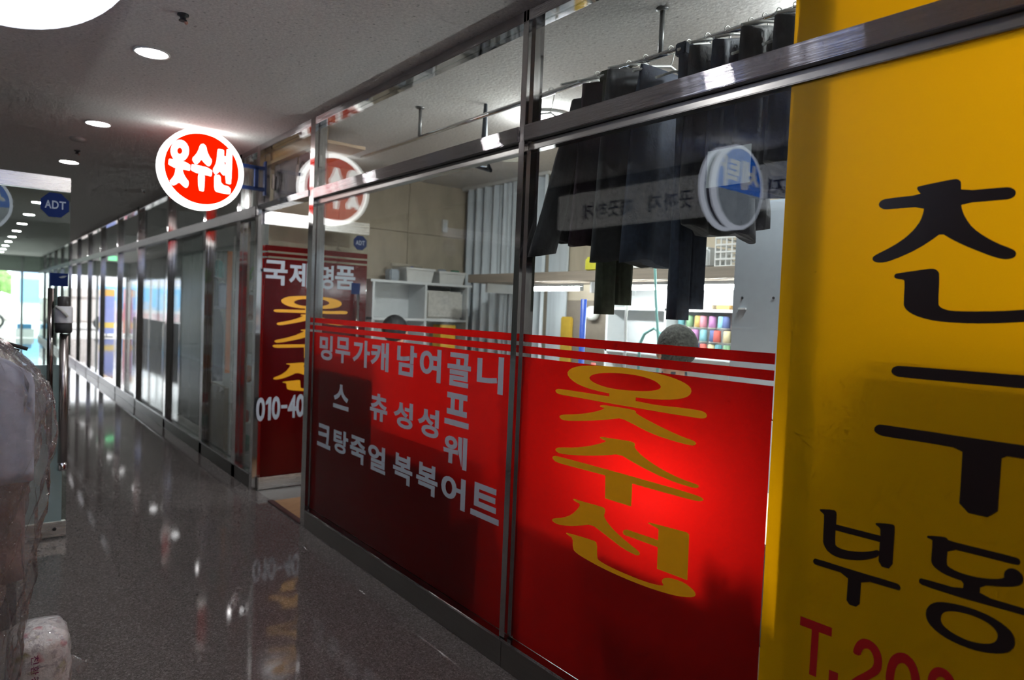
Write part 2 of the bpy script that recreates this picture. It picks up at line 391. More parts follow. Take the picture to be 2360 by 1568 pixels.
# ------------------------------------------------------------------ windows, films and lettering
def win(i, y0, y1, label, low=True, g=GLASS):
    t = thing('window_%d' % i, (0, (y0+y1)/2, 0.1), label, 'window', kind='structure')
    if low: box('pane', g, 0.0, 0.010, y0, y1, 0.11, ZT0-0.005, t)
    box('transom_pane', g, 0.0, 0.010, y0, y1, ZT1, ZC-0.045, t)
    return t
FXO = -0.0012     # film lies on the outer face of the glass
def film(name, m, y0, y1, z0, z1, parent, x=FXO):
    return MB().poly([(x, y1, z0), (x, y0, z0), (x, y0, z1), (x, y1, z1)]).build(name, m, parent)
w1 = win(1, 2.086, 4.100, 'shop window with the white list of garment services on red film')
w2 = win(2, 0.985, 2.052, 'shop window with large yellow calligraphic lettering on red film')
w3 = win(3, -1.5, 0.985, 'shop window covered in yellow film with black lettering')
w4 = thing('window_4', (0, 4.63, ZT1), 'transom pane above the open red door', 'window', kind='structure')
box('transom_pane', GLASS, 0.0, 0.010, 4.172, 5.13, ZT1, ZC-0.045, w4)
# stripes: (top, bottom) heights from the photograph
STR = [(ZR, ZR-0.030), (ZR-0.046, ZR-0.074), (ZR-0.088, 0.121)]
films = {}
for w, y0, y1 in ((w1, 2.088, 4.098), (w2, 0.988, 2.040)):
    for k, (a, b) in enumerate(STR):
        f_ = film('red_film' if k == 2 else 'red_stripe', RED, y0, y1, b, a, w)
        films[w.name, k] = f_
R1, R2 = films[w1.name, 2], films[w2.name, 2]
YF = film('yellow_film', YEL, -1.5, 0.985, 0.121, ZC-0.045, w3)

def wallpt(px, py, x): return at(px, py, 0, x)
Z1 = 3.136
chars = [('니', 1195, 305, 1375, 600), ('트', 1150, 1215, 1345, 1548), ('골', 980, 285, 1140, 555), ('프', 962, 570, 1128, 850), ('웨', 950, 865, 1112, 1150), ('어', 935, 1150, 1100, 1445),
         ('여', 780, 255, 925, 515), ('성', 765, 675, 910, 925), ('복', 755, 1070, 900, 1350), ('남', 615, 230, 750, 475), ('성', 590, 630, 722, 860), ('복', 587, 1005, 718, 1270),
         ('캐', 425, 210, 548, 435), ('츄', 420, 575, 538, 805), ('얼', 405, 940, 525, 1180), ('가', 295, 195, 412, 408), ('죽', 275, 880, 380, 1115),
         ('무', 170, 175, 270, 378), ('스', 155, 510, 260, 720), ('탕', 155, 835, 255, 1045), ('밍', 55, 163, 143, 355), ('크', 38, 795, 128, 1000)]
for c, l, t_, r_, b_ in chars:
    a = wallpt(720+l/Z1, 720+t_/Z1, FXO-0.0008); b = wallpt(720+r_/Z1, 720+b_/Z1, FXO-0.0008)
    letter(c, INK_W, R1, lambda u, v, a=a, b=b: Vector((a.x, a.y+(b.y-a.y)*u, b.z+(a.z-b.z)*v)), 0.032)

OT = {  # strokes of the yellow calligraphy, read from the enlarged photograph
 'ring': ([(372,155),(390,128),(440,111),(520,108),(620,113),(730,123),(840,140),(940,163),(1020,190),(1075,218),(1102,250),(1090,283),(1040,303),(950,309),(850,303),(740,290),(640,275),(540,255),(450,225),(395,190)],
          [(503,178),(515,165),(550,155),(600,151),(660,152),(720,157),(790,167),(850,183),(895,203),(922,228),(915,245),(880,255),(830,258),(770,256),(710,252),(650,245),(590,232),(540,213),(515,197),(506,188)]),
 'ot': [[(620,262),(775,285),(773,325),(620,300)],
        [(305,255),(312,245),(340,245),(450,262),(620,288),(775,315),(900,340),(1050,355),(1150,370),(1180,382),(1190,398),(1185,412),(1165,418),(1120,412),(950,385),(775,355),(600,325),(450,297),(335,278),(312,268)],
        [(563,345),(575,338),(600,340),(760,365),(775,375),(775,385),(800,402),(870,440),(960,485),(1050,525),(1110,545),(1128,560),(1122,572),(1095,575),(1000,550),(900,518),(820,483),(760,450),(690,415),(640,420),(560,428),(460,431),(360,430),(335,418),(328,403),(345,394),(420,393),(500,385),(560,372),(597,357),(575,352)]],
 'su': [[(562,528),(575,523),(610,530),(740,548),(768,560),(770,572),(765,585),(800,625),(860,672),(940,722),(1040,770),(1120,798),(1143,808),(1138,822),(1110,822),(1020,795),(930,760),(830,712),(750,668),(680,624),(600,632),(500,634),(400,630),(330,622),(305,605),(308,590),(330,585),(420,587),(500,578),(560,565),(607,549),(580,540)],
        [(288,650),(290,637),(310,635),(400,658),(600,712),(800,768),(1000,825),(1140,868),(1170,885),(1165,898),(1135,900),(1000,865),(755,797),(595,748),(400,697),(310,672)],
        [(597,740),(755,787),(748,930),(595,882)]],
 'seon': [[(406,888),(415,884),(450,897),(580,932),(596,945),(596,962),(588,985),(600,1010),(630,1050),(680,1100),(740,1150),(790,1190),(800,1205),(792,1216),(770,1213),(700,1175),(640,1130),(580,1082),(515,1033),(450,1042),(380,1044),(320,1035),(290,1018),(285,1005),(300,998),(350,996),(400,978),(435,945),(453,917),(425,903)],
          [(697,1080),(705,1067),(725,1065),(910,1128),(910,1170),(740,1107),(705,1095)],
          [(843,1027),(855,1023),(1070,1080),(1085,1092),(1085,1110),(1075,1360),(898,1293),(907,1060)],
          [(366,1085),(375,1082),(530,1128),(549,1142),(549,1228),(560,1245),(620,1280),(720,1325),(820,1365),(900,1388),(940,1392),(925,1370),(930,1352),(955,1344),(1000,1352),(1060,1375),(1110,1415),(1125,1440),(1118,1455),(1090,1460),(1020,1453),(930,1430),(820,1393),(700,1345),(580,1290),(480,1235),(425,1200),(407,1175),(407,1112),(380,1098)]]}
def calligraphy(parent, fn, m):
    """fn maps wall (y, z) of the big window to a point of the target plane"""
    Z = 2.529
    def q(p, k):
        w = wallpt(1160+p[0]/Z, 800+p[1]/Z, 0.0); return fn(w.y, w.z, k)
    for key in ('ot', 'su', 'seon'):
        mb = MB(); k = 0
        if key == 'ot':
            mb.ring([q(p, 0) for p in smooth_poly(OT['ring'][0])], [q(p, 0) for p in smooth_poly(OT['ring'][1])]); k = 1
        for st in OT[key]:
            mb.poly([q(p, k) for p in (st if len(st) < 10 else smooth_poly(st))]); k += 1
        mb.build('letter', m, parent)
calligraphy(R2, lambda y, z, k: Vector((FXO-0.0006-0.0001*k, y, z)), INK_Y)

# black and red lettering on the yellow film
def strokes(parent, lst, ox, oy, sc, m):
    mb = MB()
    for k, st in enumerate(lst):
        x = FXO-0.0006-0.0001*k
        if isinstance(st, tuple):
            mb.ring([wallpt(ox+a/sc, oy+b/sc, x) for a, b in smooth_poly(st[0])], [wallpt(ox+a/sc, oy+b/sc, x) for a, b in smooth_poly(st[1])])
        else:
            pts = st if len(st) < 9 else smooth_poly(st)
            mb.poly([wallpt(ox+a/sc, oy+b/sc, x) for a, b in pts])
    return mb.build('letter', m, parent)
A_ = (1740, 380, 3.563); B_ = (1740, 780, 3.563); C_ = (1740, 1140, 3.663)
strokes(YF, [[(1328,190),(1345,175),(1630,117),(1665,117),(1690,135),(1693,160),(1692,215),(2060,183),(2100,185),(2135,205),(2145,232),(2130,262),(2095,280),(2060,287),(1692,317),(1700,370),(1730,440),(1790,520),(1880,585),(1990,645),(2110,690),(2140,710),(2148,735),(2130,762),(2090,776),(2040,777),(1960,758),(1820,705),(1700,655),(1610,610),(1530,560),(1450,620),(1330,695),(1200,755),(1090,797),(1030,806),(985,800),(963,780),(968,755),(1000,735),(1100,685),(1200,625),(1280,560),(1340,490),(1375,420),(1392,342),(1090,367),(1050,365),(1020,345),(1015,320),(1035,293),(1080,277),(1370,245),(1340,215)],
    [(1142,915),(1150,898),(1170,891),(1430,853),(1475,853),(1505,875),(1516,900),(1505,1140),(1515,1165),(1550,1185),(1610,1200),(1750,1205),(2000,1203),(2209,1190),(2420,1175),(2420,1280),(2209,1292),(2000,1303),(1750,1304),(1560,1293),(1430,1275),(1310,1238),(1250,1200),(1225,1165),(1220,1140),(1230,955),(1215,943),(1165,937),(1146,928)]], *A_, INK_K)
strokes(YF, [[(1118,270),(1130,243),(1160,228),(1200,227),(1700,265),(2209,305),(2420,321),(2420,431),(2209,413),(1700,367),(1190,320),(1150,307),(1128,290)],
    [(978,745),(988,722),(1015,709),(1050,710),(1400,762),(1800,822),(2209,880),(2420,910),(2420,1021),(2209,990),(2027,962),(2020,1060),(2008,1220),(1988,1487),(1673,1418),(1690,1170),(1700,1000),(1705,910),(1400,855),(1050,805),(1005,785),(982,765)]], *B_, INK_K)
strokes(YF, [[(546,132),(552,123),(665,130),(685,143),(690,165),(685,250),(680,300),(676,420),(690,440),(730,462),(800,478),(890,486),(970,482),(1050,465),(1046,525),(960,548),(880,557),(780,550),(690,530),(620,490),(580,430),(573,385),(585,180),(575,160),(555,145)],
    [(680,252),(1060,349),(1056,403),(678,302)],
    [(1016,248),(1025,240),(1155,250),(1175,262),(1181,285),(1170,460),(1158,634),(1040,600),(1050,450),(1061,300),(1050,280),(1025,262)],
    [(490,565),(495,547),(512,540),(800,632),(1190,748),(1220,765),(1230,790),(1220,808),(1200,807),(897,715),(890,830),(880,958),(770,922),(778,810),(788,678),(520,596),(497,583)]], *C_, INK_K)
strokes(YF, [[(1451,360),(1460,347),(1600,358),(1625,372),(1632,390),(1900,456),(2200,530),(2230,545),(2243,570),(2235,592),(2215,598),(1900,519),(1628,450),(1617,585),(1630,610),(1700,650),(1800,683),(1900,705),(2020,716),(2103,708),(2100,680),(2110,648),(2135,628),(2165,622),(2210,635),(2250,670),(2267,710),(2262,745),(2235,768),(2190,778),(2100,780),(1902,765),(1897,852),(2271,962),(2420,1006),(2420,1068),(2271,1022),(2000,945),(1700,860),(1420,770),(1390,750),(1384,730),(1390,712),(1410,708),(1755,808),(1763,735),(1680,708),(1590,670),(1520,620),(1490,580),(1487,550),(1500,395),(1490,380),(1458,368)],
    ([(1440,1010),(1450,960),(1490,920),(1550,907),(1640,915),(1760,940),(1880,980),(2000,1035),(2100,1100),(2170,1165),(2197,1230),(2190,1290),(2150,1330),(2070,1345),(1960,1340),(1830,1310),(1700,1260),(1580,1195),(1490,1120),(1450,1060)],
     [(1567,1055),(1572,1020),(1595,995),(1640,985),(1710,990),(1790,1007),(1870,1035),(1950,1075),(2010,1120),(2045,1165),(2050,1205),(2035,1240),(2000,1258),(1950,1263),(1890,1257),(1810,1238),(1730,1205),(1650,1160),(1595,1115),(1575,1085)])], *C_, INK_K)
two = [(826,1343),(835,1290),(860,1245),(895,1220),(930,1217),(980,1235),(1030,1280),(1062,1340),(1074,1400),(1070,1470),(1050,1510),(1000,1545),(940,1575),(900,1600),(1050,1650),(1045,1720),(770,1640),(775,1610),(800,1580),(850,1540),(930,1500),(985,1465),(1003,1430),(1003,1385),(985,1330),(955,1302),(925,1300),(903,1320),(890,1367)]
zero = ([(1100,1568),(1110,1470),(1135,1390),(1170,1350),(1220,1332),(1280,1345),(1340,1400),(1375,1480),(1395,1568),(1400,1680),(1380,1760),(1330,1790),(1260,1780),(1180,1740),(1120,1670)],
        [(1172,1568),(1180,1500),(1195,1455),(1215,1430),(1243,1422),(1270,1435),(1295,1465),(1312,1510),(1320,1568),(1322,1630),(1310,1690),(1285,1705),(1250,1695),(1200,1665),(1178,1620)])
strokes(YF, [[(385,1027),(651,1128),(647,1203),(540,1163),(515,1543),(456,1518),(480,1140),(379,1102)]], *C_, INK_R)
strokes(YF, [[(625,1480),(702,1510),(697,1600),(620,1575)]], *C_, INK_R)
strokes(YF, [two], *C_, INK_R)
strokes(YF, [zero], *C_, INK_R)
strokes(YF, [[(a+627, b+240) for a, b in two]], *C_, INK_R)

# ------------------------------------------------------------------ the open red door of the tailor shop
YD = 5.10
d1 = thing('door_1', (0.0, YD, 0), 'red glass door of the tailor shop standing open inwards', 'door', kind='structure')
box('glass_panel', GLASS, 0.005, 0.835, YD, YD+0.010, 0.02, 2.07, d1)
for nm, za, zb in (('top_rail', 1.982, 2.076), ('bottom_rail', 0.008, 0.098)):
    box(nm, STEEL_B, 0.0, 0.84, YD-0.012, YD+0.024, za, zb, d1, ch=0.003)
yf = YD-0.0012
rf = MB().poly([(0.012, yf, 0.1), (0.832, yf, 0.1), (0.832, yf, 1.735), (0.012, yf, 1.735)]).build('red_film', RED, d1)
for a, b in ((1.750, 1.775), (1.790, 1.83)):
    MB().poly([(0.012, yf, a), (0.832, yf, a), (0.832, yf, b), (0.012, yf, b)]).build('red_stripe', RED, d1)
def doorpt(px, py, k=0): return at(px, py, 1, yf-0.0006-0.0001*k)
for c, l, t_, r_, b_ in (('국', 608, 598, 662, 659), ('제', 667, 604, 713, 664), ('명', 739, 611, 768, 668), ('품', 773, 612, 818, 669)):
    a, b = doorpt(l, t_), doorpt(r_, b_)
    letter(c, INK_W, rf, lambda u, v, a=a, b=b: Vector((a.x+(b.x-a.x)*u, a.y, b.z+(a.z-b.z)*v)), 0.028)
for c, l, t_, r_, b_ in (('0', 591, 917, 610, 971), ('1', 613, 916, 624, 969), ('0', 627, 914, 645, 967), ('-', 648, 934, 662, 941), ('4', 664, 911, 682, 963), ('0', 683, 909, 701, 961)):
    a, b = doorpt(l, t_), doorpt(r_, b_)
    letter(c, INK_W, rf, lambda u, v, a=a, b=b: Vector((a.x+(b.x-a.x)*u, a.y, b.z+(a.z-b.z)*v)), 0.03)
# the same calligraphy, smaller, on the door: big window (y 2.03..1.27, z 0.42..1.2) -> door
ca = at(1283, 844, 0, 0.0); cb = at(1605, 1378, 0, 0.0); cr = at(1630, 950, 0, 0.0)
da = doorpt(631, 686); db = doorpt(800, 757); dz = doorpt(640, 893)
def to_door(y, z, k):
    u = (y-ca.y)/(cr.y-ca.y); v = (z-cb.z)/(ca.z-cb.z)
    return Vector((da.x+(db.x-da.x)*u, yf-0.0006-0.0001*k, dz.z+(da.z-dz.z)*v))
calligraphy(rf, to_door, INK_Y)
def octagon(name, c, r, y, m, parent, side=-1):
    return MB().poly([(c[0]+r*math.cos(PI/8+PI/4*k), y, c[1]+r*math.sin(PI/8+PI/4*k)) for k in range(8)]).build(name, m, parent)
st = octagon('sticker', (0.765, 1.915), 0.062, yf, INK_B, d1)
for i, c in enumerate('ADT'):
    letter(c, INK_W, st, lambda u, v, i=i: Vector((0.728+0.027*i+0.024*u, yf-0.0006, 1.897+0.036*v)), 0.02)
ps = MB().poly([(0.70, yf-0.002, 1.50), (0.775, yf-0.002, 1.50), (0.775, yf-0.002, 1.59), (0.70, yf-0.002, 1.59)]).build('sticker', INK_B, d1)
h = MB(); hx, hy = 0.735, YD-0.055
h.tube([(hx, hy, 0.60), (hx, hy, 1.50)], 0.013, 12); h.tube([(hx, hy, 0.75), (hx, YD, 0.75)], 0.009, 8); h.tube([(hx, hy, 1.38), (hx, YD, 1.38)], 0.009, 8)
h.build('handle', CHROME, d1)
pv = box('pivot', STEEL_D, -0.005, 0.03, YD-0.01, YD+0.03, 0.0, 0.009, d1)

# ------------------------------------------------------------------ laundry glass door on the left
YL = 4.645; X0, X1 = -2.18, -1.245
d2 = thing('door_2', (X1, YL, 0), 'clear glass door of the laundry with frosted lower half', 'door', kind='structure')
box('glass_panel', GLASS_G, X0, X1, YL, YL+0.012, 0.012, 2.05, d2)
for nm, za, zb in (('top_rail', 1.982, 2.062), ('bottom_rail', 0.010, 0.096)):
    box(nm, STEEL_B, X0, X1+0.001, YL-0.012, YL+0.024, za, zb, d2, ch=0.003)
for sx in (X1-0.055,):
    MB().lathe((sx, YL-0.0125, 0.055), [(0.010, 0.0), (0.010, -0.003), (0.006, -0.003)], 'y', 12).build('lock_cylinder', DARK, d2)
MB().poly([(X0, YL-0.001, 0.097), (X1-0.022, YL-0.001, 0.097), (X1-0.022, YL-0.001, 1.0), (X0, YL-0.001, 1.0)]).build('frosted_film', FROST, d2)
h = MB(); hx, hy = -1.336, YL-0.055
h.tube([(hx, hy, 0.56), (hx, hy, 1.435)], 0.0155, 14); h.tube([(hx, hy, 0.72), (hx, YL, 0.72)], 0.009, 8); h.tube([(hx, hy, 1.28), (hx, YL, 1.28)], 0.009, 8)
h.build('handle', make_steel('dark_handle_steel', (0.30, 0.27, 0.26), 0.12, 0.2, (8, 8, 0.3)), d2)
st = octagon('sticker', (-1.318, 1.903), 0.073, YL-0.0015, INK_B, d2)
for i, c in enumerate('ADT'):
    letter(c, mat('pale_blue_vinyl', (0.35, 0.42, 0.52), 0.5), st, lambda u, v, i=i: Vector((-1.366+0.034*i+0.031*u, YL-0.0022, 1.882+0.045*v)), 0.02)
ps = MB().poly([(-1.337, YL-0.0015, 1.449), (-1.252, YL-0.0015, 1.449), (-1.252, YL-0.0015, 1.522), (-1.337, YL-0.0015, 1.522)]).build('sticker', INK_B, d2)
MB().poly([(-1.297, YL-0.0022, 1.500), (-1.275, YL-0.0022, 1.508), (-1.256, YL-0.0022, 1.509), (-1.268, YL-0.0022, 1.498), (-1.285, YL-0.0022, 1.494)]).build('sticker_arrow', mat('dull_grey_vinyl', (0.28, 0.33, 0.34), 0.5), ps)

# ------------------------------------------------------------------ ceiling fittings
ORD = ['', '', 'first', 'second', 'third', 'fourth', 'fifth', 'sixth', 'seventh', 'eighth', 'ninth', 'tenth', 'eleventh', 'twelfth', 'thirteenth']
EM_DOWN = m_emit('downlight_lens', (1.0, 0.99, 1.0), L_DOWN)
for k in range(-2, 13):
    x, y = -1.027, 3.64+1.732*k
    t = thing('downlight', (x, y, ZC), ORD[k+2]+' round downlight along the corridor ceiling, counted from the camera' if k >= 0 else 'round ceiling downlight out of view, '+('behind' if k == -2 else 'just ahead of')+' the camera', 'downlight', 'corridor downlights')
    MB().lathe((x, y, ZC), [(0.078, 0.0), (0.078, -0.006), (0.068, -0.006), (0.068, -0.001)], 'z', 36).build('trim_ring', PLAST, t)
    MB().lathe((x, y, ZC), [(0.067, -0.001), (0.067, -0.004)], 'z', 36).build('lens', EM_DOWN, t)
for (px, py, lab) in ((422, 33, 'small dark sprinkler head nearest the camera on the ceiling'), (178, 347, 'small dark sprinkler head between the second and third downlight'), (330, 437, 'small pale sprinkler head left of the red round sign')):
    p = at(px, py, 2, ZC)
    t = thing('sprinkler_head', p, lab, 'sprinkler', 'ceiling sprinkler heads')
    MB().lathe(p, [(0.022, 0.0), (0.022, -0.006), (0.012, -0.010), (0.010, -0.022), (0.016, -0.024), (0.016, -0.027)], 'z', 16).build('escutcheon', DARK if py < 400 else PLAST, t)
    MB().ball(p+Vector((0.012, 0, -0.03)), 0.008, 8, 6).build('bulb', mat('copper_pink', (0.6, 0.32, 0.24), 0.3, metal=0.5), t)
p = at(180, 318, 2, ZC)
MB().lathe(p, [(0.055, 0.0), (0.055, -0.012), (0.045, -0.022), (0.02, -0.026)], 'z', 24).build('smoke_detector', mat('ceiling_grey_plastic', (0.42, 0.4, 0.38), 0.6), None, label='round grey smoke detector on the corridor ceiling', cat='detector')

# ------------------------------------------------------------------ red round lightbox sign
sx, sy, sz, sr = -0.47, 4.95, 2.283, 0.2676
s1 = thing('round_sign', (sx, sy, sz), 'glowing red round lightbox sign with white lettering hung by the doorway', 'sign')
EM_RIM = m_emit('glowing_white_rim', (1.0, 0.99, 0.97), L_RIM)
EM_RED = m_emit('glowing_red_face', (1.0, 0.014, 0.0), 1.0); EM_W = m_emit('glowing_white_letter', (1, 0.98, 0.98), 2.4)
fr = 0.2333
MB().lathe((sx, sy, sz), [(fr, 0.0), (fr+0.012, -0.012), (sr-0.006, -0.014), (sr, -0.004), (sr, 0.085), (sr-0.006, 0.095), (fr+0.012, 0.094), (fr, 0.082)], 'y', 64, cap=False).build('rim', EM_RIM, s1)
fa = MB().lathe((sx, sy, sz), [(fr+0.002, -0.002), (fr+0.002, 0.0)], 'y', 64).build('face', EM_RED, s1)
MB().lathe((sx, sy, sz), [(fr+0.002, 0.082), (fr+0.002, 0.084)], 'y', 64).build('face', EM_RED, s1)
yq = sy-0.0035
def ell(cx, cy, rx, ry, n=28): return [(cx+rx*math.cos(2*PI*k/n), cy+ry*math.sin(2*PI*k/n)) for k in range(n)]
def signpt(p, k): return at(330+p[0]/4.29, 280+p[1]/4.29, 1, yq-0.0002*k)
SG = [[(ell(362, 290, 90, 108), ell(362, 291, 27, 33)), [(252,372),(268,368),(465,412),(462,485),(452,487),(250,442)], [(322,450),(388,465),(395,510),(425,565),(453,598),(440,652),(418,657),(385,630),(356,598),(320,625),(292,636),(255,592),(290,560),(315,515)]],
      [[(560,240),(575,222),(600,222),(622,245),(632,300),(655,350),(682,385),(662,440),(638,442),(600,405),(576,372),(552,405),(530,425),(508,420),(480,368),(520,330),(545,290)], [(478,428),(490,422),(682,468),(676,540),(668,542),(470,495)], [(542,490),(610,505),(602,685),(592,692),(545,682)]],
      [[(735,280),(745,270),(792,280),(800,295),(795,360),(800,410),(825,470),(808,530),(795,535),(775,515),(757,488),(735,515),(712,530),(685,480),(715,430),(730,370)], [(785,340),(832,350),(832,405),(785,395)], [(824,280),(835,272),(875,282),(882,295),(870,615),(858,622),(808,610)], [(703,545),(712,530),(765,530),(768,622),(865,652),(862,715),(850,722),(725,698),(703,675)]]]
for L in SG:
    mb = MB()
    for k, stt in enumerate(L):
        if isinstance(stt, tuple): mb.ring([signpt(p, 0) for p in stt[0]], [signpt(p, 0) for p in stt[1]])
        else: mb.poly([signpt(p, k) for p in smooth_poly(stt)])
    mb.build('letter', EM_W, fa)
BLUEP = mat('blue_bracket_paint', (0.012, 0.03, 0.12), 0.4)
b = MB(); by = sy+0.04
for z in (2.36, 2.21): b.box(sx+sr-0.02, 0.0-P, by-0.012, by+0.012, z-0.012, z+0.012)
b.box(-0.115, -0.091, by-0.012, by+0.012, 2.21, 2.36)
b.box(-P-0.012, -P, by-0.02, by+0.02, 2.17, 2.41)
b.build('bracket', BLUEP, s1)

# ------------------------------------------------------------------ blue round laundry signs
EM_BLUE = m_emit('glowing_blue_face', (0.012, 0.13, 0.62), 3.2); EM_PALE = m_emit('glowing_pale_face', (0.6, 0.68, 0.8), 1.5); EM_RIM2 = m_emit('glowing_cool_rim', (0.80, 0.85, 1.0), 3.6)
EM_LET = m_emit('glowing_pale_letter', (0.95, 0.95, 1.0), 1.8)
def blue_sign(c, R, dep, label):
    x, y, z = c
    t = thing('round_sign', c, label, 'sign')
    g = dep*0.32
    for nm, a, b_ in (('rim', 0.0, g), ('rim', dep-g, dep)):
        MB().lathe(c, [(R*0.9, a), (R-0.006, a), (R, a+0.006), (R, b_-0.006), (R-0.006, b_), (R*0.9, b_)], 'y', 64, cap=False).build(nm, EM_RIM2, t)
    MB().lathe(c, [(R*0.93, g-0.002), (R*0.93, dep-g+0.002)], 'y', 64).build('drum', mat('sign_drum', (0.03, 0.03, 0.08), 0.5), t)
    for yy, sgn in ((y-0.001, -1), (y+dep+0.001, 1)):
        r = R*0.905
        up = [(r*math.cos(a*PI/180), r*math.sin(a*PI/180)) for a in range(-14, 195, 6)]
        up = up[:]; lo = [(r*math.cos(a*PI/180), r*math.sin(a*PI/180)) for a in range(190, 352, 6)]
        fb = MB().poly([(x+a, yy, z+b_) for a, b_ in up]).build('blue_face', EM_BLUE, t)
        MB().poly([(x+a, yy+0.0003*sgn, z+b_) for a, b_ in [(r*math.cos(a_*PI/180), r*math.sin(a_*PI/180)) for a_ in range(188, 354, 5)]]).build('pale_face', EM_PALE, t)
        for i, ch in enumerate('세탁'):
            u0 = -0.80*R+0.83*R*i
            letter(ch, EM_LET, fb, lambda u, v, u0=u0, yy=yy, sgn=sgn: Vector((x-sgn*(u0+0.74*R*u), yy+0.001*sgn, z-0.05*R+0.70*R*v)), 0.03)
    MB().tube([(x, y+dep/2, z+R*0.9), (x, y+dep/2, ZC)], 0.012, 10).build('hanger_rod', PLAST, t)
    return t
blue_sign((-1.650, 1.60, 2.18), 0.253, 0.12, 'blue and white round lightbox sign hanging overhead at top left corner')
blue_sign((-2.14, 2.56, 2.26), 0.268, 0.12, 'added blue and white round sign on the laundry front, there only for its reflection in glass')  # second sign added out of view to supply the reflection in the window

# ------------------------------------------------------------------ tailor shop: rail and clothes
XR = 0.325; ZRD = 2.385
rl = thing('clothes_rail', (XR, 2.2, ZC), 'chrome clothes rail hung from the tailor shop ceiling behind the glass', 'rail')
MB().tube([(XR, 1.02, ZRD), (XR, 4.2, ZRD)], 0.011, 12).build('bar', CHROME, rl)
for y in (1.71, 3.46):
    MB().tube([(XR, y, ZRD), (XR, y, ZC-0.004)], 0.010, 10).build('support', mat('grey_support', (0.2, 0.2, 0.2), 0.4, metal=0.6), rl)
    MB().lathe((XR, y, ZC), [(0.024, 0.0), (0.024, -0.006), (0.012, -0.01)], 'z', 16).build('flange', mat('grey_support', (0.2, 0.2, 0.2)), rl)
def cloth_ring(cx, cy, z, hw, ht, n, ph, amp):
    out = []
    for k in range(n):
        a = 2*PI*k/n; ca_, sa_ = math.cos(a), math.sin(a)
        ex = math.copysign(abs(ca_)**0.7, ca_)
        fold = amp*math.sin(ex*9+ph)+amp*0.6*math.sin(ex*17+ph*1.7)
        out.append(Vector((cx+hw*ex, cy+ht*math.copysign(abs(sa_)**0.8, sa_)+fold, z)))
    return out
def hanger(y, parent, hw, zs):
    mb = MB()
    mb.tube([(XR+0.018*math.cos(a), y, ZRD+0.002+0.018*math.sin(a)) for a in [PI*1.0-PI*k/8 for k in range(9)]]+[(XR+0.012, y, ZRD-0.03), (XR, y, zs+0.03)], 0.002, 6)
    mb.tube([(XR-hw, y, zs-0.035), (XR-hw*0.5, y, zs+0.005), (XR, y, zs+0.03), (XR+hw*0.5, y, zs+0.005), (XR+hw, y, zs-0.035)], 0.005, 6)
    mb.build('hanger', PLAST, parent)
def garment(name, label, y, prof, m, ht=0.025, cat='garment', sleeves=None, cx=XR, group=None, amp=0.008, seed=0.0, hw=0.2):
    zt = prof[0][0]
    t = thing(name, (XR, y, zt), label, cat, group)
    rings = []
    for i in range(len(prof)-1):
        (za, wa, ca_), (zb, wb, cb_) = prof[i], prof[i+1]
        for k in range(6):
            s = k/6; rings.append(cloth_ring(cx+ca_+(cb_-ca_)*s, y, za+(zb-za)*s, wa+(wb-wa)*s, ht*(0.5+0.5*min(1, (i+s)/1.2)), 44, seed+0.15*(i+s), amp*min(1, (i+s)*0.7)))
    z_, w_, c_ = prof[-1]; last = cloth_ring(cx+c_, y, z_, w_, ht, 44, seed+0.15*len(prof), amp)
    for q in last: q.z += 0.012*math.sin(q.x*23+seed)
    rings.append(last)
    MB().loft(rings).build('body', m, t)
    for sg in (sleeves or []):
        (x0, z0_, x1, z1_, r0, r1) = sg
        rs = []
        for k in range(9):
            s = k/8; cxx = cx+x0+(x1-x0)*s; r = r0+(r1-r0)*s
            rs.append([Vector((cxx+r*math.cos(2*PI*j/18), y-0.01+0.5*r*math.sin(2*PI*j/18)+0.006*math.sin(j*2+k*1.4), z0_+(z1_-z0_)*s+0.2*r*math.cos(2*PI*j/18))) for j in range(18)])
        MB().loft(rs).build('sleeve', m, t)
    hanger(y, t, hw, zt)
    return t
RAILG = 'black clothes hanging on the tailor shop rail'
garment('jacket', 'black flared jacket hanging leftmost on the rail behind the glass', 2.035, [(2.34, 0.05, 0.03), (2.30, 0.12, 0.04), (2.05, 0.17, 0.0), (1.85, 0.21, -0.02), (1.70, 0.25, -0.03)], BLACKC, 0.035, 'jacket', [(-0.09, 2.27, -0.27, 1.63, 0.05, 0.065)], group=RAILG, seed=0.4)
garment('blouse', 'dark plum blouse hanging second from the left on the rail', 1.94, [(2.33, 0.06, 0), (2.29, 0.18, 0), (1.95, 0.20, 0.0), (1.68, 0.22, 0.0)], PLUM, 0.02, 'blouse', group=RAILG, seed=1.4)
def trousers(label, y, zb, m, split=0.10, cat='trousers', zt=2.33, w=0.17, dx=0.0, flare=1.0):
    t = thing('trousers', (XR, y, zt), label, cat, RAILG)
    for sgn in (-1, 1):
        rs = []
        for k in range(14):
            s = k/13; z = zt+(zb-zt)*s + (0.02*sgn if k == 13 else 0)
            hwx = w*(0.52-0.13*s*flare); c = dx+sgn*w*0.48
            rs.append(cloth_ring(XR+c, y+0.004*sgn, z, hwx, 0.02+0.008*s, 24, 0.5*sgn+s*0.6, 0.004*s))
        MB().loft(rs).build('leg', m, t)
    box('waistband', m, XR+dx-w, XR+dx+w, y-0.022, y+0.022, zt-0.04, zt+0.004, t, ch=0.005)
    hanger(y, t, 0.16, zt+0.01)
    return t
trousers('long dark trousers with olive hem hanging beside the black jacket', 1.865, 1.43, OLIVE, dx=-0.03, w=0.11)
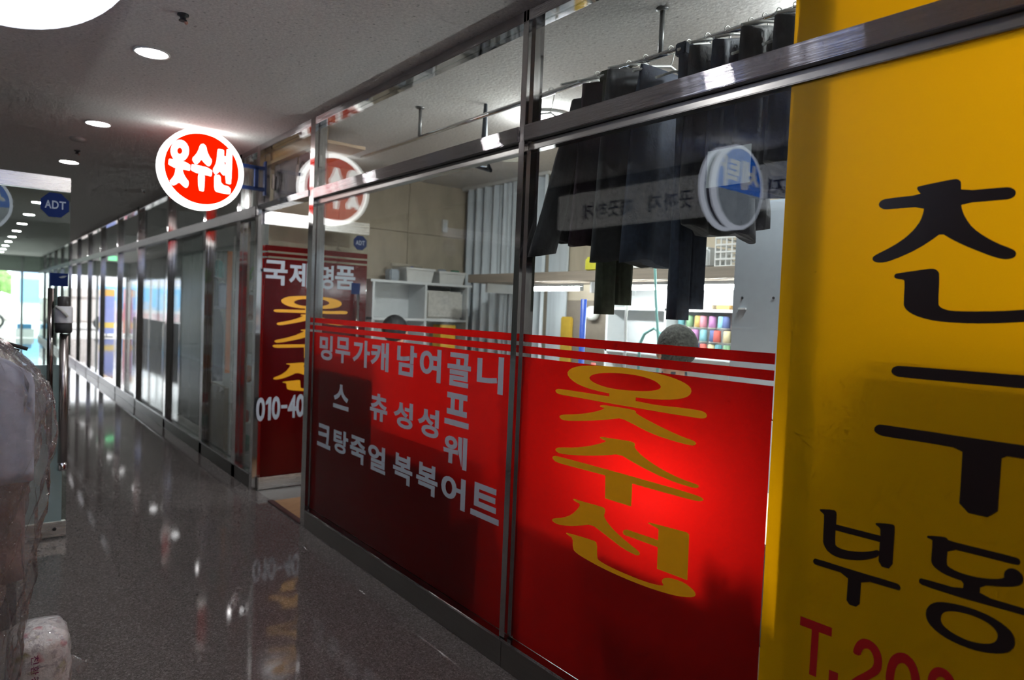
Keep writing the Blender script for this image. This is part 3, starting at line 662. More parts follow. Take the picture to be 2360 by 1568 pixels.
garment('coat', 'long black coat hanging in the middle of the rail', 1.78, [(2.34, 0.06, 0), (2.30, 0.20, 0), (2.0, 0.22, 0), (1.72, 0.235, 0.0), (1.61, 0.24, 0.0)], BLACKC, 0.035, 'coat', [(0.20, 2.27, 0.25, 1.70, 0.055, 0.05)], group=RAILG, seed=2.2)
garment('skirt', 'navy skirt hanging behind the long black coat', 1.66, [(2.30, 0.16, 0), (2.20, 0.17, 0), (1.9, 0.19, 0.0), (1.60, 0.21, 0.0)], NAVYC, 0.03, 'skirt', group=RAILG, seed=3.1)
trousers('long dark trousers hanging right of the black coat', 1.50, 1.42, NAVYC, dx=-0.05, w=0.10)
garment('shirt', 'dark shirt with hanging sleeve near the paper tag on the rail', 1.42, [(2.33, 0.06, 0), (2.29, 0.19, 0), (2.0, 0.20, 0), (1.80, 0.21, 0.0), (1.70, 0.21, 0.02)], BLACKC, 0.03, 'shirt', [(0.20, 2.27, 0.245, 1.74, 0.05, 0.045)], group=RAILG, seed=4.4)
garment('vest', 'black waistcoat hanging on the rail toward the yellow film', 1.23, [(2.33, 0.07, 0), (2.29, 0.21, 0.01), (2.05, 0.24, 0.03), (1.90, 0.26, 0.04), (1.83, 0.26, 0.04)], BLACKC, 0.03, 'waistcoat', group=RAILG, seed=5.2)
garment('vest', 'black sleeveless top hanging third from the right on the rail', 1.33, [(2.32, 0.07, 0), (2.28, 0.20, 0), (2.05, 0.23, 0.02), (1.84, 0.25, 0.04)], NAVYC, 0.03, 'top', group=RAILG, seed=7.0)
garment('vest', 'black short top hanging rightmost on the rail beside the yellow film', 1.12, [(2.33, 0.08, 0), (2.29, 0.22, 0.02), (2.05, 0.25, 0.04), (1.86, 0.27, 0.05)], BLACKC, 0.03, 'top', group=RAILG, seed=6.0)
for i, (y, lab) in enumerate(((2.32, 'empty white wire hanger left of the black jacket'), (1.175, 'empty white wire hanger near the yellow film'), (1.28, 'empty white wire hanger between the waistcoat and dark shirt'), (1.58, 'empty white wire hanger beside the navy skirt'))):
    t = thing('coat_hanger', (XR, y, ZRD), lab, 'hanger', 'empty hangers on the clothes rail'); hanger(y, t, 0.17, ZRD-0.12)
# paper tag taped to the window inside
pt = at(1632, 350, 0, 0.012); pq = at(1728, 420, 0, 0.012)
MB().box(0.0105, 0.0115, pq.y, pt.y, pq.z, pt.z).build('paper_notice', mat('grey_paper', (0.42, 0.47, 0.48), 0.6, var=0.1), None, label='pale paper notice taped inside the glass before the dark shirt', cat='notice')

# back wall: curtain, shelf board, led tubes, white pigeonhole shelves, grey locker
ct = thing('curtain', (XB-0.08, 4.85, 0), 'pale grey pleated curtain hanging in the back corner', 'curtain')
rings = []
n = 90
front = []; back = []
for k in range(n+1):
    y = YP-0.03-(1.20*k/n); x = XB-0.075+0.03*math.sin(k*0.62)+0.02*math.sin(k*1.31+0.7)
    front.append((x, y)); back.append((x+0.012, y))
mb = MB()
for seg in range(n):
    for (q0, q1) in ((front[seg], front[seg+1]),):
        vs = [(q0[0], q0[1], 0.03), (q1[0], q1[1], 0.03), (q1[0], q1[1], ZC-0.03), (q0[0], q0[1], ZC-0.03), (q0[0]+0.01, q0[1], 0.03), (q1[0]+0.01, q1[1], 0.03), (q1[0]+0.01, q1[1], ZC-0.03), (q0[0]+0.01, q0[1], ZC-0.03)]
        mb.add(vs, [(0, 1, 2, 3), (7, 6, 5, 4)], True)
mb.build('cloth', CURT, ct)
box('track', PLAST, XB-0.12, XB-0.05, YP-1.25, YP-0.02, ZC-0.03, ZC-0.002, ct)
box('flat_curtain', CURT, XB-0.05, XB-0.035, 3.98, 4.2, 0.05, ZC-0.3, label='flat pale curtain panel right of the pleated curtain', cat='curtain')
SHB = mat('brown_shelf_board', (0.25, 0.205, 0.16), 0.6, var=0.15, vs=10, stretch=(1, 0.2, 4))
sb = thing('wall_shelf', (1.75, 3.3, 1.62), 'long brown shelf board across the back of the tailor shop', 'shelf')
box('board', SHB, 1.50, 1.92, 1.9, 4.62, 1.635, 1.70, sb)
for y in (2.1, 3.3, 4.5): box('bracket', WHITE, 1.60, 2.05, y-0.012, y+0.012, 1.56, 1.634, sb)
EM_TUBE = m_emit('led_tube', (0.93, 0.97, 1.0), L_TUBE)
def tube_light(x, y0, y1, z, lab, r=0.014, axis='y', grp='led tubes under the shelf'):
    t = thing('tube_light', (x, (y0+y1)/2, z), lab, 'tube light', grp)
    MB().tube([(x, y0, z), (x, y1, z)], r, 10).build('tube', EM_TUBE, t)
    box('fixture', WHITE, x-0.018, x+0.018, y0-0.01, y1+0.01, z+r+0.001, z+r+0.022, t)
    for y in (y0-0.008, y1+0.008): box('end_cap', WHITE, x-0.014, x+0.014, y-0.006, y+0.006, z-r, z+r, t)
tube_light(1.56, 3.36, 3.84, 1.585, 'white led tube under the brown shelf, left one')
tube_light(1.56, 2.62, 3.06, 1.590, 'white led tube under the brown shelf, middle one')
tube_light(1.56, 2.10, 2.46, 1.590, 'white led tube under the brown shelf, right one')
# white shelves on the side wall
ws = thing('shelf_unit', (1.42, 5.25, 0), 'white open shelf unit against the side wall under the baskets', 'shelf')
zt = 1.635
for x in (0.90, 1.40, 1.84): box('upright', WHITE, x, x+0.02, 5.12, 5.41, 0.0, zt-0.02, ws)
for z in (0.30, 0.66, 0.98, 1.30, zt-0.02): box('shelf_board', WHITE, 0.90 if z < zt-0.03 else 0.88, 1.86 if z < zt-0.03 else 1.89, 5.115, 5.41, z, z+0.02, ws)
box('back_panel', WHITE, 0.90, 1.86, 5.405, 5.415, 0.0, zt, ws)
def basket(x0, x1, y0, y1, z0, z1, lab, m=PLAST):
    t = thing('basket', ((x0+x1)/2, (y0+y1)/2, z0), lab, 'basket', 'white baskets on the shelf unit')
    cx, cy = (x0+x1)/2, (y0+y1)/2
    def rr(s, z, ins=0): return [Vector((cx+sx_*((x1-x0)/2*s-ins), cy+sy_*((y1-y0)/2*s-ins), z)) for sx_, sy_ in ((-1, -1), (1, -1), (1, 1), (-1, 1))]
    MB().loft([rr(0.86, z0), rr(1, z1), rr(1, z1, 0.008), rr(0.86, z0+0.01, 0.008)], True, False).build('shell', m, t)
    mb = MB()
    mb.loft([rr(1.05, z1-0.012), rr(1.05, z1+0.006), rr(1.0, z1+0.006, 0.004), rr(1.0, z1-0.012, 0.004)], False, False); mb.build('rim', m, t)
    for k in range(5):
        xx = x0+(x1-x0)*(0.14+0.15*k); mb = MB().box(xx, xx+0.008, y0+0.012, y0+0.02, z0+0.03, z1-0.02); 
    return t
basket(1.22, 1.50, 5.14, 5.38, zt+0.001, zt+0.115, 'white plastic basket with a blue item on the shelf unit')
basket(1.55, 1.83, 5.14, 5.38, zt+0.001, zt+0.105, 'white plastic basket with a green item on the shelf unit')
MB().ball((1.30, 5.19, zt+0.10), (0.03, 0.025, 0.03)).build('thread_ball', mat('blue_plastic', (0.06, 0.08, 0.6), 0.4), None, label='small bright blue ball in the left white basket', cat='ball')
box('steel_canister', GREYM, 1.10, 1.19, 5.2, 5.3, zt+0.001, zt+0.10, ch=0.01, label='grey canister left of the white baskets', cat='canister')
MB().tube([(1.14, 5.27, zt+0.140), (1.46, 5.30, zt+0.142)], 0.018, 10).build('paper_roll', mat('beige_paper', (0.5, 0.45, 0.35), 0.7), None, label='rolled beige paper lying across the left white basket', cat='paper roll')
box('green_box', mat('green_plastic', (0.03, 0.22, 0.13), 0.5), 1.74, 1.80, 5.2, 5.26, zt+0.10, zt+0.13, ch=0.004, label='small green box in the right white basket', cat='box')
MB().lathe((1.65, 5.26, zt+0.09), [(0.05, 0), (0.055, 0.02), (0.03, 0.045)], 'z', 14).build('bowl', GREYM, None, label='grey bowl in the right white basket', cat='bowl')
box('cloth_stack', mat('cream_cloth', (0.62, 0.60, 0.55), 0.9, var=0.12, vs=40), 1.44, 1.83, 5.16, 5.38, 1.321, 1.57, ch=0.02, label='pale folded cloth filling the upper right compartment', cat='cloth')
box('yellow_box', mat('yellow_card', (0.75, 0.45, 0.03), 0.6), 1.60, 1.76, 5.16, 5.3, 1.001, 1.27, ch=0.004, label='yellow card box on the middle right shelf', cat='box')
sw = at(1026, 521, 1, YP-0.01)
t = thing('light_switch', (sw.x, YP, sw.z), 'white light switch on the beige side wall', 'switch')
box('plate', PLAST, sw.x-0.03, sw.x+0.03, YP-0.012, YP, sw.z-0.058, sw.z+0.058, t, ch=0.003); box('rocker', WHITE, sw.x-0.012, sw.x+0.012, YP-0.018, YP-0.012, sw.z-0.03, sw.z+0.03, t, ch=0.002)
# white wall shelves with thread spools on the back wall
bs = thing('thread_shelf', (1.9, 2.45, 0.9), 'white thread shelf on the back wall beside the grey locker', 'shelf')
box('back_panel', WHITE, 2.03, 2.045, 2.05, 3.40, 0.9, 1.62, bs)
for z in (1.16, 1.455): box('shelf_board', WHITE, 1.86, 2.03, 2.05, 3.40, z, z+0.018, bs)
for y in (2.05, 2.86, 3.38): box('upright', WHITE, 1.86, 2.03, y, y+0.018, 0.9, 1.62, bs)
SPC = [(0.55, 0.12, 0.10), (0.12, 0.30, 0.34), (0.55, 0.38, 0.12), (0.45, 0.2, 0.4), (0.1, 0.14, 0.3), (0.6, 0.5, 0.3), (0.2, 0.35, 0.2), (0.6, 0.25, 0.3), (0.25, 0.5, 0.55)]
spm = [mat('thread_%d' % i, c, 0.7) for i, c in enumerate(SPC)]
SPN = ['brick red', 'teal', 'mustard', 'mauve', 'navy', 'sand', 'moss green', 'rose', 'aqua']
CORE = mat('spool_core', (0.6, 0.58, 0.5), 0.5)
k = 0
for row in range(3):
    for j in range(13):
        y = 2.11+0.056*j+random.uniform(-0.004, 0.004); z = 1.179+0.088*row; i = (k*4+row) % 9; k += 1
        if row: y += 0.01*((row*7+j) % 3-1)
        lab = SPN[i]+' thread spool piled on the white thread shelf, row '+('bottom', 'middle', 'top')[row]
        t = thing('thread_spool', (1.93, y, z), SPN[i]+' thread spool in the '+('bottom', 'middle', 'top')[row]+' row of the thread shelf', 'spool', SPN[i]+' spools in the '+('bottom', 'middle', 'top')[row]+' row')
        MB().lathe((1.93, y, z), [(0.018, 0.004), (0.025, 0.008), (0.022, 0.074), (0.014, 0.078)], 'z', 10).build('thread', spm[i], t)
        MB().lathe((1.93, y, z), [(0.026, 0.0), (0.026, 0.004)], 'z', 10).build('core', CORE, t)
for i, (y, c, lab) in enumerate(((2.70, 'blue_plastic2', 'blue'), (2.58, 'beige_tool', 'beige'), (2.46, 'orange_tool', 'amber'))):
    cc = {'blue': (0.05, 0.25, 0.5), 'beige': (0.5, 0.42, 0.3), 'amber': (0.5, 0.3, 0.1)}[lab]
    box('tool_tin', mat(c, cc, 0.5), 1.89, 1.95, y-0.05, y+0.05, 1.474, 1.50, ch=0.005, label='low %s tin on the upper thread shelf' % lab, cat='tin')
# clutter on top of the brown shelf
CL = [('plastic_crate', 2.02, 2.30, 0.17, PLAST, 'white lattice crate at the right end of the brown shelf'), ('cloth_bundle', 2.36, 2.62, 0.12, WHITE, 'white wrapped bundle on the brown shelf'), ('paper_box', 2.78, 3.02, 0.11, PLAST, 'white paper box in the middle of the brown shelf'),
      ('yellow_bag', 3.20, 3.36, 0.10, mat('yellow_green_bag', (0.45, 0.42, 0.04), 0.5), 'yellow green folded bag on the brown shelf'), ('grey_box', 2.10, 2.24, 0.0, GREYM, 'grey carton on top of the lattice crate')]
for nm, y0, y1, hh, m_, lab in CL:
    zb = 1.701
    if nm == 'grey_box': box(nm, m_, 1.62, 1.80, y0, y1, zb+0.175, zb+0.235, ch=0.004, label=lab, cat='carton'); continue
    if nm == 'plastic_crate':
        t = thing(nm, (1.7, (y0+y1)/2, zb), lab, 'crate')
        box('base', m_, 1.56, 1.86, y0, y1, zb, zb+0.01, t)
        mb = MB()
        for j in range(9):
            yy = y0+(y1-y0)*j/8; mb.box(1.56, 1.566, yy-0.004, yy+0.004, zb, zb+hh); mb.box(1.854, 1.86, yy-0.004, yy+0.004, zb, zb+hh)
        for j in range(5):
            zz = zb+hh*j/4.3; mb.box(1.557, 1.563, y0, y1, zz, zz+0.010); mb.box(1.857, 1.863, y0, y1, zz, zz+0.010)
            mb.box(1.56, 1.86, y0-0.003, y0+0.003, zz, zz+0.010); mb.box(1.56, 1.86, y1-0.003, y1+0.003, zz, zz+0.010)
        mb.build('lattice', m_, t); continue
    box(nm, m_, 1.58, 1.82, y0, y1, zb, zb+hh, ch=0.015, label=lab, cat='box' if 'box' in nm else 'bag' if 'bag' in nm else 'bundle')
# grey locker on the right
pl = at(1692, 650, 0, 1.0)
lk = thing('steel_locker', (1.2, 1.5, 0), 'tall pale grey steel locker at the right edge of the window', 'locker')
box('cabinet', GREYM, 1.0, 1.45, 1.12, pl.y, 0.0, 1.93, lk, ch=0.004)
box('door', GREYM, 0.985, 0.999, 1.13, pl.y-0.008, 0.05, 1.92, lk, ch=0.002)
for (px, py) in ((1711, 687), (1783, 687)):
    q = at(px, py, 0, 0.985); MB().lathe((0.985, q.y, q.z), [(0.0055, 0.0), (0.0055, -0.003)], 'x', 10).build('screw', DARK, lk)
q = at(1712, 712, 0, 0.985); box('latch', WHITE, 0.975, 0.985, q.y-0.018, q.y+0.018, q.z-0.004, q.z+0.004, lk)
# ceiling lamp inside
t = thing('ceiling_lamp', (0.93, 3.05, ZC), 'round glowing ceiling lamp in the tailor shop', 'lamp')
MB().lathe((0.93, 3.05, ZC), [(0.13, 0.0), (0.13, -0.018)], 'z', 32).build('base', WHITE, t)
MB().lathe((0.93, 3.05, ZC-0.018), [(0.12, 0.0), (0.115, -0.02), (0.08, -0.035), (0.02, -0.04)], 'z', 32).build('diffuser', m_emit('ceiling_lamp_glow', (0.95, 0.98, 1.0), 190.0), t)
t = thing('ceiling_lamp', (0.74, 1.22, ZC), 'added round ceiling lamp, unseen behind the yellow film, brightening the locker', 'lamp')  # extra lamp added out of view to brighten the locker front
MB().lathe((0.74, 1.22, ZC), [(0.11, 0.0), (0.11, -0.018)], 'z', 32).build('base', WHITE, t)
MB().lathe((0.74, 1.22, ZC-0.018), [(0.10, 0.0), (0.095, -0.02), (0.06, -0.032), (0.02, -0.036)], 'z', 32).build('diffuser', m_emit('added_lamp_glow', (0.95, 0.98, 1.0), 190.0), t)
# black spot-lamp arm on the ceiling behind the list window
t = thing('spot_arm', at(1130, 385, 0, 0.55), 'black ceiling arm with a white ruffled shade behind the transom', 'lamp arm')
a1, a2, a3 = at(1062, 374, 0, 0.55), at(1130, 392, 0, 0.55), at(1115, 352, 0, 0.55)
MB().tube([a1, a2, a3, Vector((a3.x, a3.y, ZC))], [0.008, 0.014, 0.02, 0.01], 8).build('arm', mat('black_blue_metal', (0.02, 0.03, 0.045), 0.5), t)
sh = at(1172, 352, 0, 0.55)
MB().lathe(sh, [(0.03, 0.07), (0.075, 0.0), (0.08, -0.03), (0.07, -0.025)], 'z', 20).build('shade', mat('cream_shade', (0.62, 0.6, 0.5), 0.7), t)
# blue pole, mint cables, yellow apron, speaker
MB().tube([at(1346, 690, 0, 1.0), Vector((1.0, at(1346, 690, 0, 1.0).y, 0.004))], 0.017, 12).build('blue_pole', mat('royal_blue_paint', (0.03, 0.09, 0.45), 0.4), None, label='royal blue metal pole standing before the back shelves', cat='pole')
MINT = mat('mint_hose', (0.35, 0.72, 0.66), 0.4)
p0, p1, p2 = at(1509, 600, 0, 1.2), at(1512, 700, 0, 1.2), at(1518, 800, 0, 1.2)
MB().tube([p0+Vector((0, 0, 0.2)), p0, p1, p2, p2-Vector((0, 0, 0.35))], 0.007, 8).build('steam_hose', MINT, None, label='mint green hose hanging straight down behind the glass', cat='hose')
a, b, c = at(1474, 795, 0, 1.22), at(1508, 757, 0, 1.22), at(1540, 800, 0, 1.22)
mm = [a-Vector((0, 0, 0.25)), a, at(1485, 770, 0, 1.22), b, at(1527, 772, 0, 1.22), c, c-Vector((0, 0, 0.3))]
MB().tube(mm, 0.008, 8).build('steam_hose', MINT, None, label='mint green hose looped in an arch beside the straight hose', cat='hose')
a, b = at(1449, 672, 0, 1.3), at(1441, 800, 0, 1.3)
MB().tube([a, (a+b)/2+Vector((0, 0.01, 0)), b, b-Vector((0, 0, 0.3))], 0.008, 8).build('power_cable', PLAST, None, label='white hanging power cable left of the mint green hose', cat='cable')
a = at(1308, 745, 0, XB-0.06)
MB().box(XB-0.075, XB-0.0505, a.y-0.06, a.y+0.07, a.z-0.5, a.z+0.05, 0.01).build('yellow_apron', mat('mustard_cloth', (0.45, 0.29, 0.03), 0.8), None, label='mustard yellow apron hanging by the curtain panel', cat='apron')
a = at(1365, 722, 0, 1.965)
MB().lathe(a, [(0.03, -0.035), (0.055, -0.02), (0.055, 0.02), (0.03, 0.035)], 'x', 20).build('tape_dispenser', PLAST, None, label='round white tape dispenser beside the blue pole', cat='dispenser')
box('pin_board', mat('brown_board', (0.17, 0.14, 0.11), 0.8), 2.0, 2.05, 3.43, 3.96, 1.0, 1.52, label='brown board on the back wall left of the thread shelf', cat='board')
for nm, y0, y1, z1, lab in (('shading_cabinet', 3.28, 4.06, 1.13, 'taller unseen cabinet added to shade the red film next to the doorway'), ('shading_cabinet', 2.30, 3.26, 0.80, 'shorter unseen cabinet added to shade the red film in the middle')):  # unseen cabinets added to keep interior light off the red film
    t = thing(nm, (0.24, (y0+y1)/2, 0), lab, 'cabinet')
    box('carcass', GREYM, 0.07, 0.42, y0, y1, 0.004, z1, t, ch=0.004)
    for j in range(2):
        ya, yb = y0+(y1-y0)*j/2+0.008, y0+(y1-y0)*(j+1)/2-0.008
        dd = box('cabinet_door', GREYM, 0.42, 0.436, ya, yb, 0.06, z1-0.03, t, ch=0.002)
        box('knob', CHROME, 0.436, 0.452, yb-0.06, yb-0.045, z1*0.6, z1*0.6+0.015, dd)
# sewing table near the glass with machine and lamp
tb = thing('sewing_table', (0.95, 1.75, 0), 'sewing table with pale top behind the red film', 'table')
box('tabletop', mat('pale_tabletop', (0.5, 0.46, 0.4), 0.5), 0.16, 0.74, 1.02, 1.86, 0.715, 0.745, tb, ch=0.004)
for x in (0.2, 0.7):
    for y in (1.07, 1.8): box('leg', GREYM, x-0.018, x+0.018, y-0.018, y+0.018, 0.004, 0.715, tb)
def sewing_machine(x, y, z, lab, lamp=True):
    t = thing('sewing_machine', (x, y, z), lab, 'sewing machine')
    box('base', WHITE, x-0.09, x+0.09, y-0.2, y+0.2, z, z+0.05, t, ch=0.008)
    box('pillar', WHITE, x-0.06, x+0.06, y+0.09, y+0.19, z+0.05, z+0.30, t, ch=0.012)
    box('arm', WHITE, x-0.05, x+0.05, y-0.19, y+0.19, z+0.20, z+0.31, t, ch=0.015)
    MB().tube([(x, y-0.16, z+0.20), (x, y-0.16, z+0.06)], [0.012, 0.004], 8).build('needle_bar', CHROME, t)
    MB().lathe((x, y+0.20, z+0.25), [(0.045, 0), (0.05, 0.01), (0.045, 0.03)], 'y', 20).build('handwheel', DARK, t)
    MB().tube([(x, y+0.05, z+0.31), (x, y+0.05, z+0.37)], 0.015, 10).build('spool_pin', mat('thread_0', SPC[0]), t)
    return t
sewing_machine(1.25, 2.85, 0.751, 'white sewing machine at the back work table')
tb2 = thing('work_table', (1.4, 2.9, 0), 'long work table under the led tubes', 'table')
box('tabletop', mat('pale_tabletop', (0.5, 0.46, 0.4), 0.5), 1.05, 1.9, 2.45, 4.2, 0.72, 0.75, tb2, ch=0.004)
for x in (1.1, 1.85):
    for y in (2.5, 4.15): box('leg', GREYM, x-0.02, x+0.02, y-0.02, y+0.02, 0.004, 0.72, tb2)
# gooseneck work lamp on the near table
gl = thing('work_lamp', (0.55, 1.15, 0.745), 'gooseneck work lamp glowing behind the red film', 'lamp')
MB().lathe((0.55, 1.15, 0.745), [(0.06, 0.0), (0.06, 0.015), (0.015, 0.022)], 'z', 20).build('base', DARK, gl)
MB().tube([(0.55, 1.15, 0.76), (0.56, 1.17, 0.95), (0.52, 1.25, 1.06), (0.44, 1.34, 1.08), (0.37, 1.40, 1.02)], 0.007, 8).build('neck', CHROME, gl)
MB().lathe((0.37, 1.40, 0.965), [(0.015, 0.055), (0.045, 0.0), (0.044, -0.001)], 'z', 20, cap=False).build('shade', WHITE, gl)
MB().ball((0.37, 1.40, 0.955), 0.028).build('bulb', m_emit('work_lamp_bulb', (1.0, 0.95, 0.88), 650.0), gl)

for px, py, lab in ((1645, 1300, 'tallest small bottle on the sewing table behind the red film'), (1690, 1338, 'shortest small bottle on the sewing table behind the red film'), (1735, 1332, 'small bottle on the sewing table nearest the yellow film')):
    g = at(px, py, 0, 0.0); yb = 1.40+(g.y-1.40)*0.46; zb = max(0.79, 0.955+(g.z-0.955)*0.46)
    t = thing('oil_bottle', (0.2, yb, 0.745), lab, 'bottle', 'small bottles on the sewing table')
    MB().lathe((0.2, yb, 0.7455), [(0.010, 0.0), (0.011, 0.004), (0.011, (zb-0.745)*0.75), (0.005, (zb-0.745)*0.85)], 'z', 14).build('glass_body', PLAST, t)
    MB().lathe((0.2, yb, 0.7455), [(0.006, (zb-0.745)*0.85), (0.006, zb-0.745)], 'z', 12).build('cap', DARK, t)
# wooden cupboard over the doorway and printed bags hanging there
oc = thing('overdoor_cabinet', (0.5, 4.8, 2.2), 'tan wooden box hanging above the doorway behind the transom glass', 'cabinet')
box('front_panel', WOOD, 0.055, 0.08, 4.18, 5.36, 2.452, ZC-0.002, oc); box('bottom_board', mat('pale_wood', (0.42, 0.28, 0.15), 0.5), 0.048, 0.34, 4.18, 5.36, 2.432, 2.452, oc)
BAGM = mat('mauve_grey_cloth', (0.30, 0.25, 0.26), 0.8, var=0.1); BAGP = mat('pale_pink_print', (0.60, 0.48, 0.45), 0.7); BAGD = mat('dark_grey_print', (0.09, 0.08, 0.08), 0.8)
for i, (px, py, lab) in enumerate(((617, 425, 'mauve grey printed bag hanging left above the doorway'), (665, 400, 'mauve grey printed bag hanging right above the doorway'))):
    c = at(px, py, 0, 0.062); yc = (4.94, 4.46)[i]; hw_ = (0.23, 0.23)[i]
    t = thing('cloth_bag', (0.09, yc, 2.43), lab, 'bag', 'printed bags above the doorway')
    rs = []
    for k in range(6):
        s = k/5; rs.append([Vector((0.09+0.018*math.sin(2*PI*j/20)*(0.4+s), yc+hw_*math.copysign(abs(math.cos(2*PI*j/20))**0.5, math.cos(2*PI*j/20)), 2.425-0.27*s)) for j in range(20)])
    MB().loft(rs).build('body', BAGM, t)
    yp = min(yc+hw_-0.05, c.y)
    MB().poly([(0.062, yp+0.035*math.cos(2*PI*j/16), 2.30+0.06*math.sin(2*PI*j/16)) for j in range(16)]).build('print', BAGP, t)
    MB().ring([(0.061, yp-0.09+0.06*math.cos(2*PI*j/16), 2.29+0.08*math.sin(2*PI*j/16)) for j in range(16)], [(0.061, yp-0.09+0.042*math.cos(2*PI*j/16), 2.29+0.06*math.sin(2*PI*j/16)) for j in range(16)]).build('print', BAGD, t)
    MB().tube([(0.09, yc-0.08, 2.42), (0.09, yc, 2.431), (0.09, yc+0.08, 2.42)], 0.005, 6).build('strap', BAGD, t)

# ------------------------------------------------------------------ people
def person(label, joints, radii, edges, split, mats, head, facing, hair_m, hair_scale=(1.12, 1.15, 1.05)):
    """one skinned body; joints in world coordinates"""
    base = Vector((joints[0][0], joints[0][1], 0.0))
    me = bpy.data.meshes.new('skeleton'); me.from_pydata([tuple(Vector(j)-base) for j in joints], edges, [])
    ob = bpy.data.objects.new('skeleton', me); COL.objects.link(ob)
    sk = ob.modifiers.new('skin', 'SKIN'); sk.use_smooth_shade = True
    for i, r in enumerate(radii):
        me.skin_vertices[0].data[i].radius = (r, r) if not isinstance(r, tuple) else r
    me.skin_vertices[0].data[0].use_root = True
    sb_ = ob.modifiers.new('sub', 'SUBSURF'); sb_.levels = 2; sb_.render_levels = 2
    bpy.context.view_layer.update()
    m2 = bpy.data.meshes.new_from_object(ob.evaluated_get(bpy.context.evaluated_depsgraph_get()))
    bpy.data.objects.remove(ob); bpy.data.meshes.remove(me)
    for mm_ in mats: m2.materials.append(mm_)
    for p_ in m2.polygons:
        p_.material_index = split(p_.center+base); p_.use_smooth = True
    t = thing('person', base, label, 'person')
    o = bpy.data.objects.new('body', m2); COL.objects.link(o); o.parent = t
    hc = Vector(head); fdir = Vector(facing).normalized(); sd = Vector((-fdir.y, fdir.x, 0))
    def orient(c, r):   # ellipsoid aligned with the facing
        mb = MB(); rings = []
        for i in range(11):
            a = -PI/2+PI*i/10; cr = max(math.cos(a), 0.02)
            rings.append([Vector(c)+sd*(r[0]*cr*math.cos(2*PI*k/18))+fdir*(r[1]*cr*math.sin(2*PI*k/18))+Vector((0, 0, r[2]*math.sin(a))) for k in range(18)])
        return mb.loft(rings)
    orient(hc-fdir*0.022+Vector((0, 0, 0.025)), (0.083*hair_scale[0], 0.090*hair_scale[1], 0.098*hair_scale[2])).build('hair', hair_m, t)
    orient(hc+fdir*0.10-Vector((0, 0, 0.015)), (0.013, 0.018, 0.022)).build('nose', SKIN, t)
    for s in (-1, 1):
        orient(hc+sd*0.082*s-Vector((0, 0, 0.01)), (0.010, 0.022, 0.03)).build('ear', SKIN, t)
        orient(hc+fdir*0.088+sd*0.032*s+Vector((0, 0, 0.012)), (0.012, 0.008, 0.008)).build('eye', DARK, t)
    return t
def seated(label, x, y, ztop, facing, shirt, pants, hair, arms_down=False):
    f_ = Vector(facing).normalized(); s_ = Vector((-f_.y, f_.x, 0)); o = Vector((x, y, 0)); zh = ztop-0.12
    z = Vector((0, 0, 1))
    J = [o+z*0.52, o+z*0.72, o+z*0.93+f_*0.03, o+z*(zh-0.14)+f_*0.05, o+z*(zh-0.05)+f_*0.06, o+z*(zh+0.03)+f_*0.065, o+z*(zh+0.085)+f_*0.06]
    Rr = [(0.15, 0.13), (0.14, 0.11), (0.15, 0.11), 0.055, 0.068, 0.085, 0.05]
    E = [(0, 1), (1, 2), (2, 3), (3, 4), (4, 5), (5, 6)]
    for sg in (-1, 1):
        b = len(J); J += [o+z*0.96+s_*0.17*sg+f_*0.03, o+z*0.78+s_*0.22*sg+f_*0.10, o+z*0.80+s_*0.13*sg+f_*0.32, o+z*0.79+s_*0.10*sg+f_*0.40]
        Rr += [0.058, 0.046, 0.034, 0.03]; E += [(2, b), (b, b+1), (b+1, b+2), (b+2, b+3)]
        b = len(J); J += [o+z*0.50+s_*0.10*sg+f_*0.10, o+z*0.50+s_*0.12*sg+f_*0.42, o+z*0.10+s_*0.12*sg+f_*0.40, o+z*0.05+s_*0.12*sg+f_*0.53]
        Rr += [0.085, 0.065, 0.045, 0.04]; E += [(0, b), (b, b+1), (b+1, b+2), (b+2, b+3)]
    hd = o+z*zh+f_*0.06
    def split(c):
        if c.z > zh-0.11: return 0
        if (c-o).dot(f_) > 0.30 and c.z > 0.7: return 0
        return 1 if c.z > 0.60 else 2
    t = person(label, J, Rr, E, split, [SKIN, shirt, pants], hd, f_, hair)
    return t
HB = mat('black_hair', (0.008, 0.008, 0.010), 0.6, var=0.4, vs=90, bmp=0.5); HG = mat('grey_hair', (0.05, 0.05, 0.043), 0.8, var=0.5, vs=80, bmp=0.6)
SH1 = mat('dark_navy_shirt', (0.02, 0.025, 0.04), 0.8); SH2 = mat('grey_blue_shirt', (0.07, 0.09, 0.12), 0.8); PN = mat('dark_trousers', (0.02, 0.02, 0.024), 0.8)
def stool(x, y, lab):
    t = thing('stool', (x, y, 0), lab, 'stool')
    MB().lathe((x, y, 0.335), [(0.14, 0.0), (0.16, 0.015), (0.16, 0.035), (0.13, 0.05)], 'z', 24).build('seat', DARK, t)
    for a in range(4): MB().tube([(x+0.11*math.cos(a*PI/2+0.7), y+0.11*math.sin(a*PI/2+0.7), 0.335), (x+0.17*math.cos(a*PI/2+0.7), y+0.17*math.sin(a*PI/2+0.7), 0.004)], 0.011, 8).build('leg', GREYM, t)
hp = at(914, 728, 1, 4.45); seated('person with black hair sitting behind the service list window', hp.x-0.04, 4.43, hp.z, (0.6, 0.5, 0), SH1, PN, HB)
stool(hp.x-0.04, 4.43, 'dark stool under the black haired person')
hp2 = at(1588, 752, 0, 0.92); seated('person with grey hair sitting at the sewing table behind the right window', 0.90, hp2.y+0.02, hp2.z, (0.35, 0.9, 0), SH2, PN, HG)
stool(0.90, hp2.y+0.02, 'dark stool under the grey haired person')
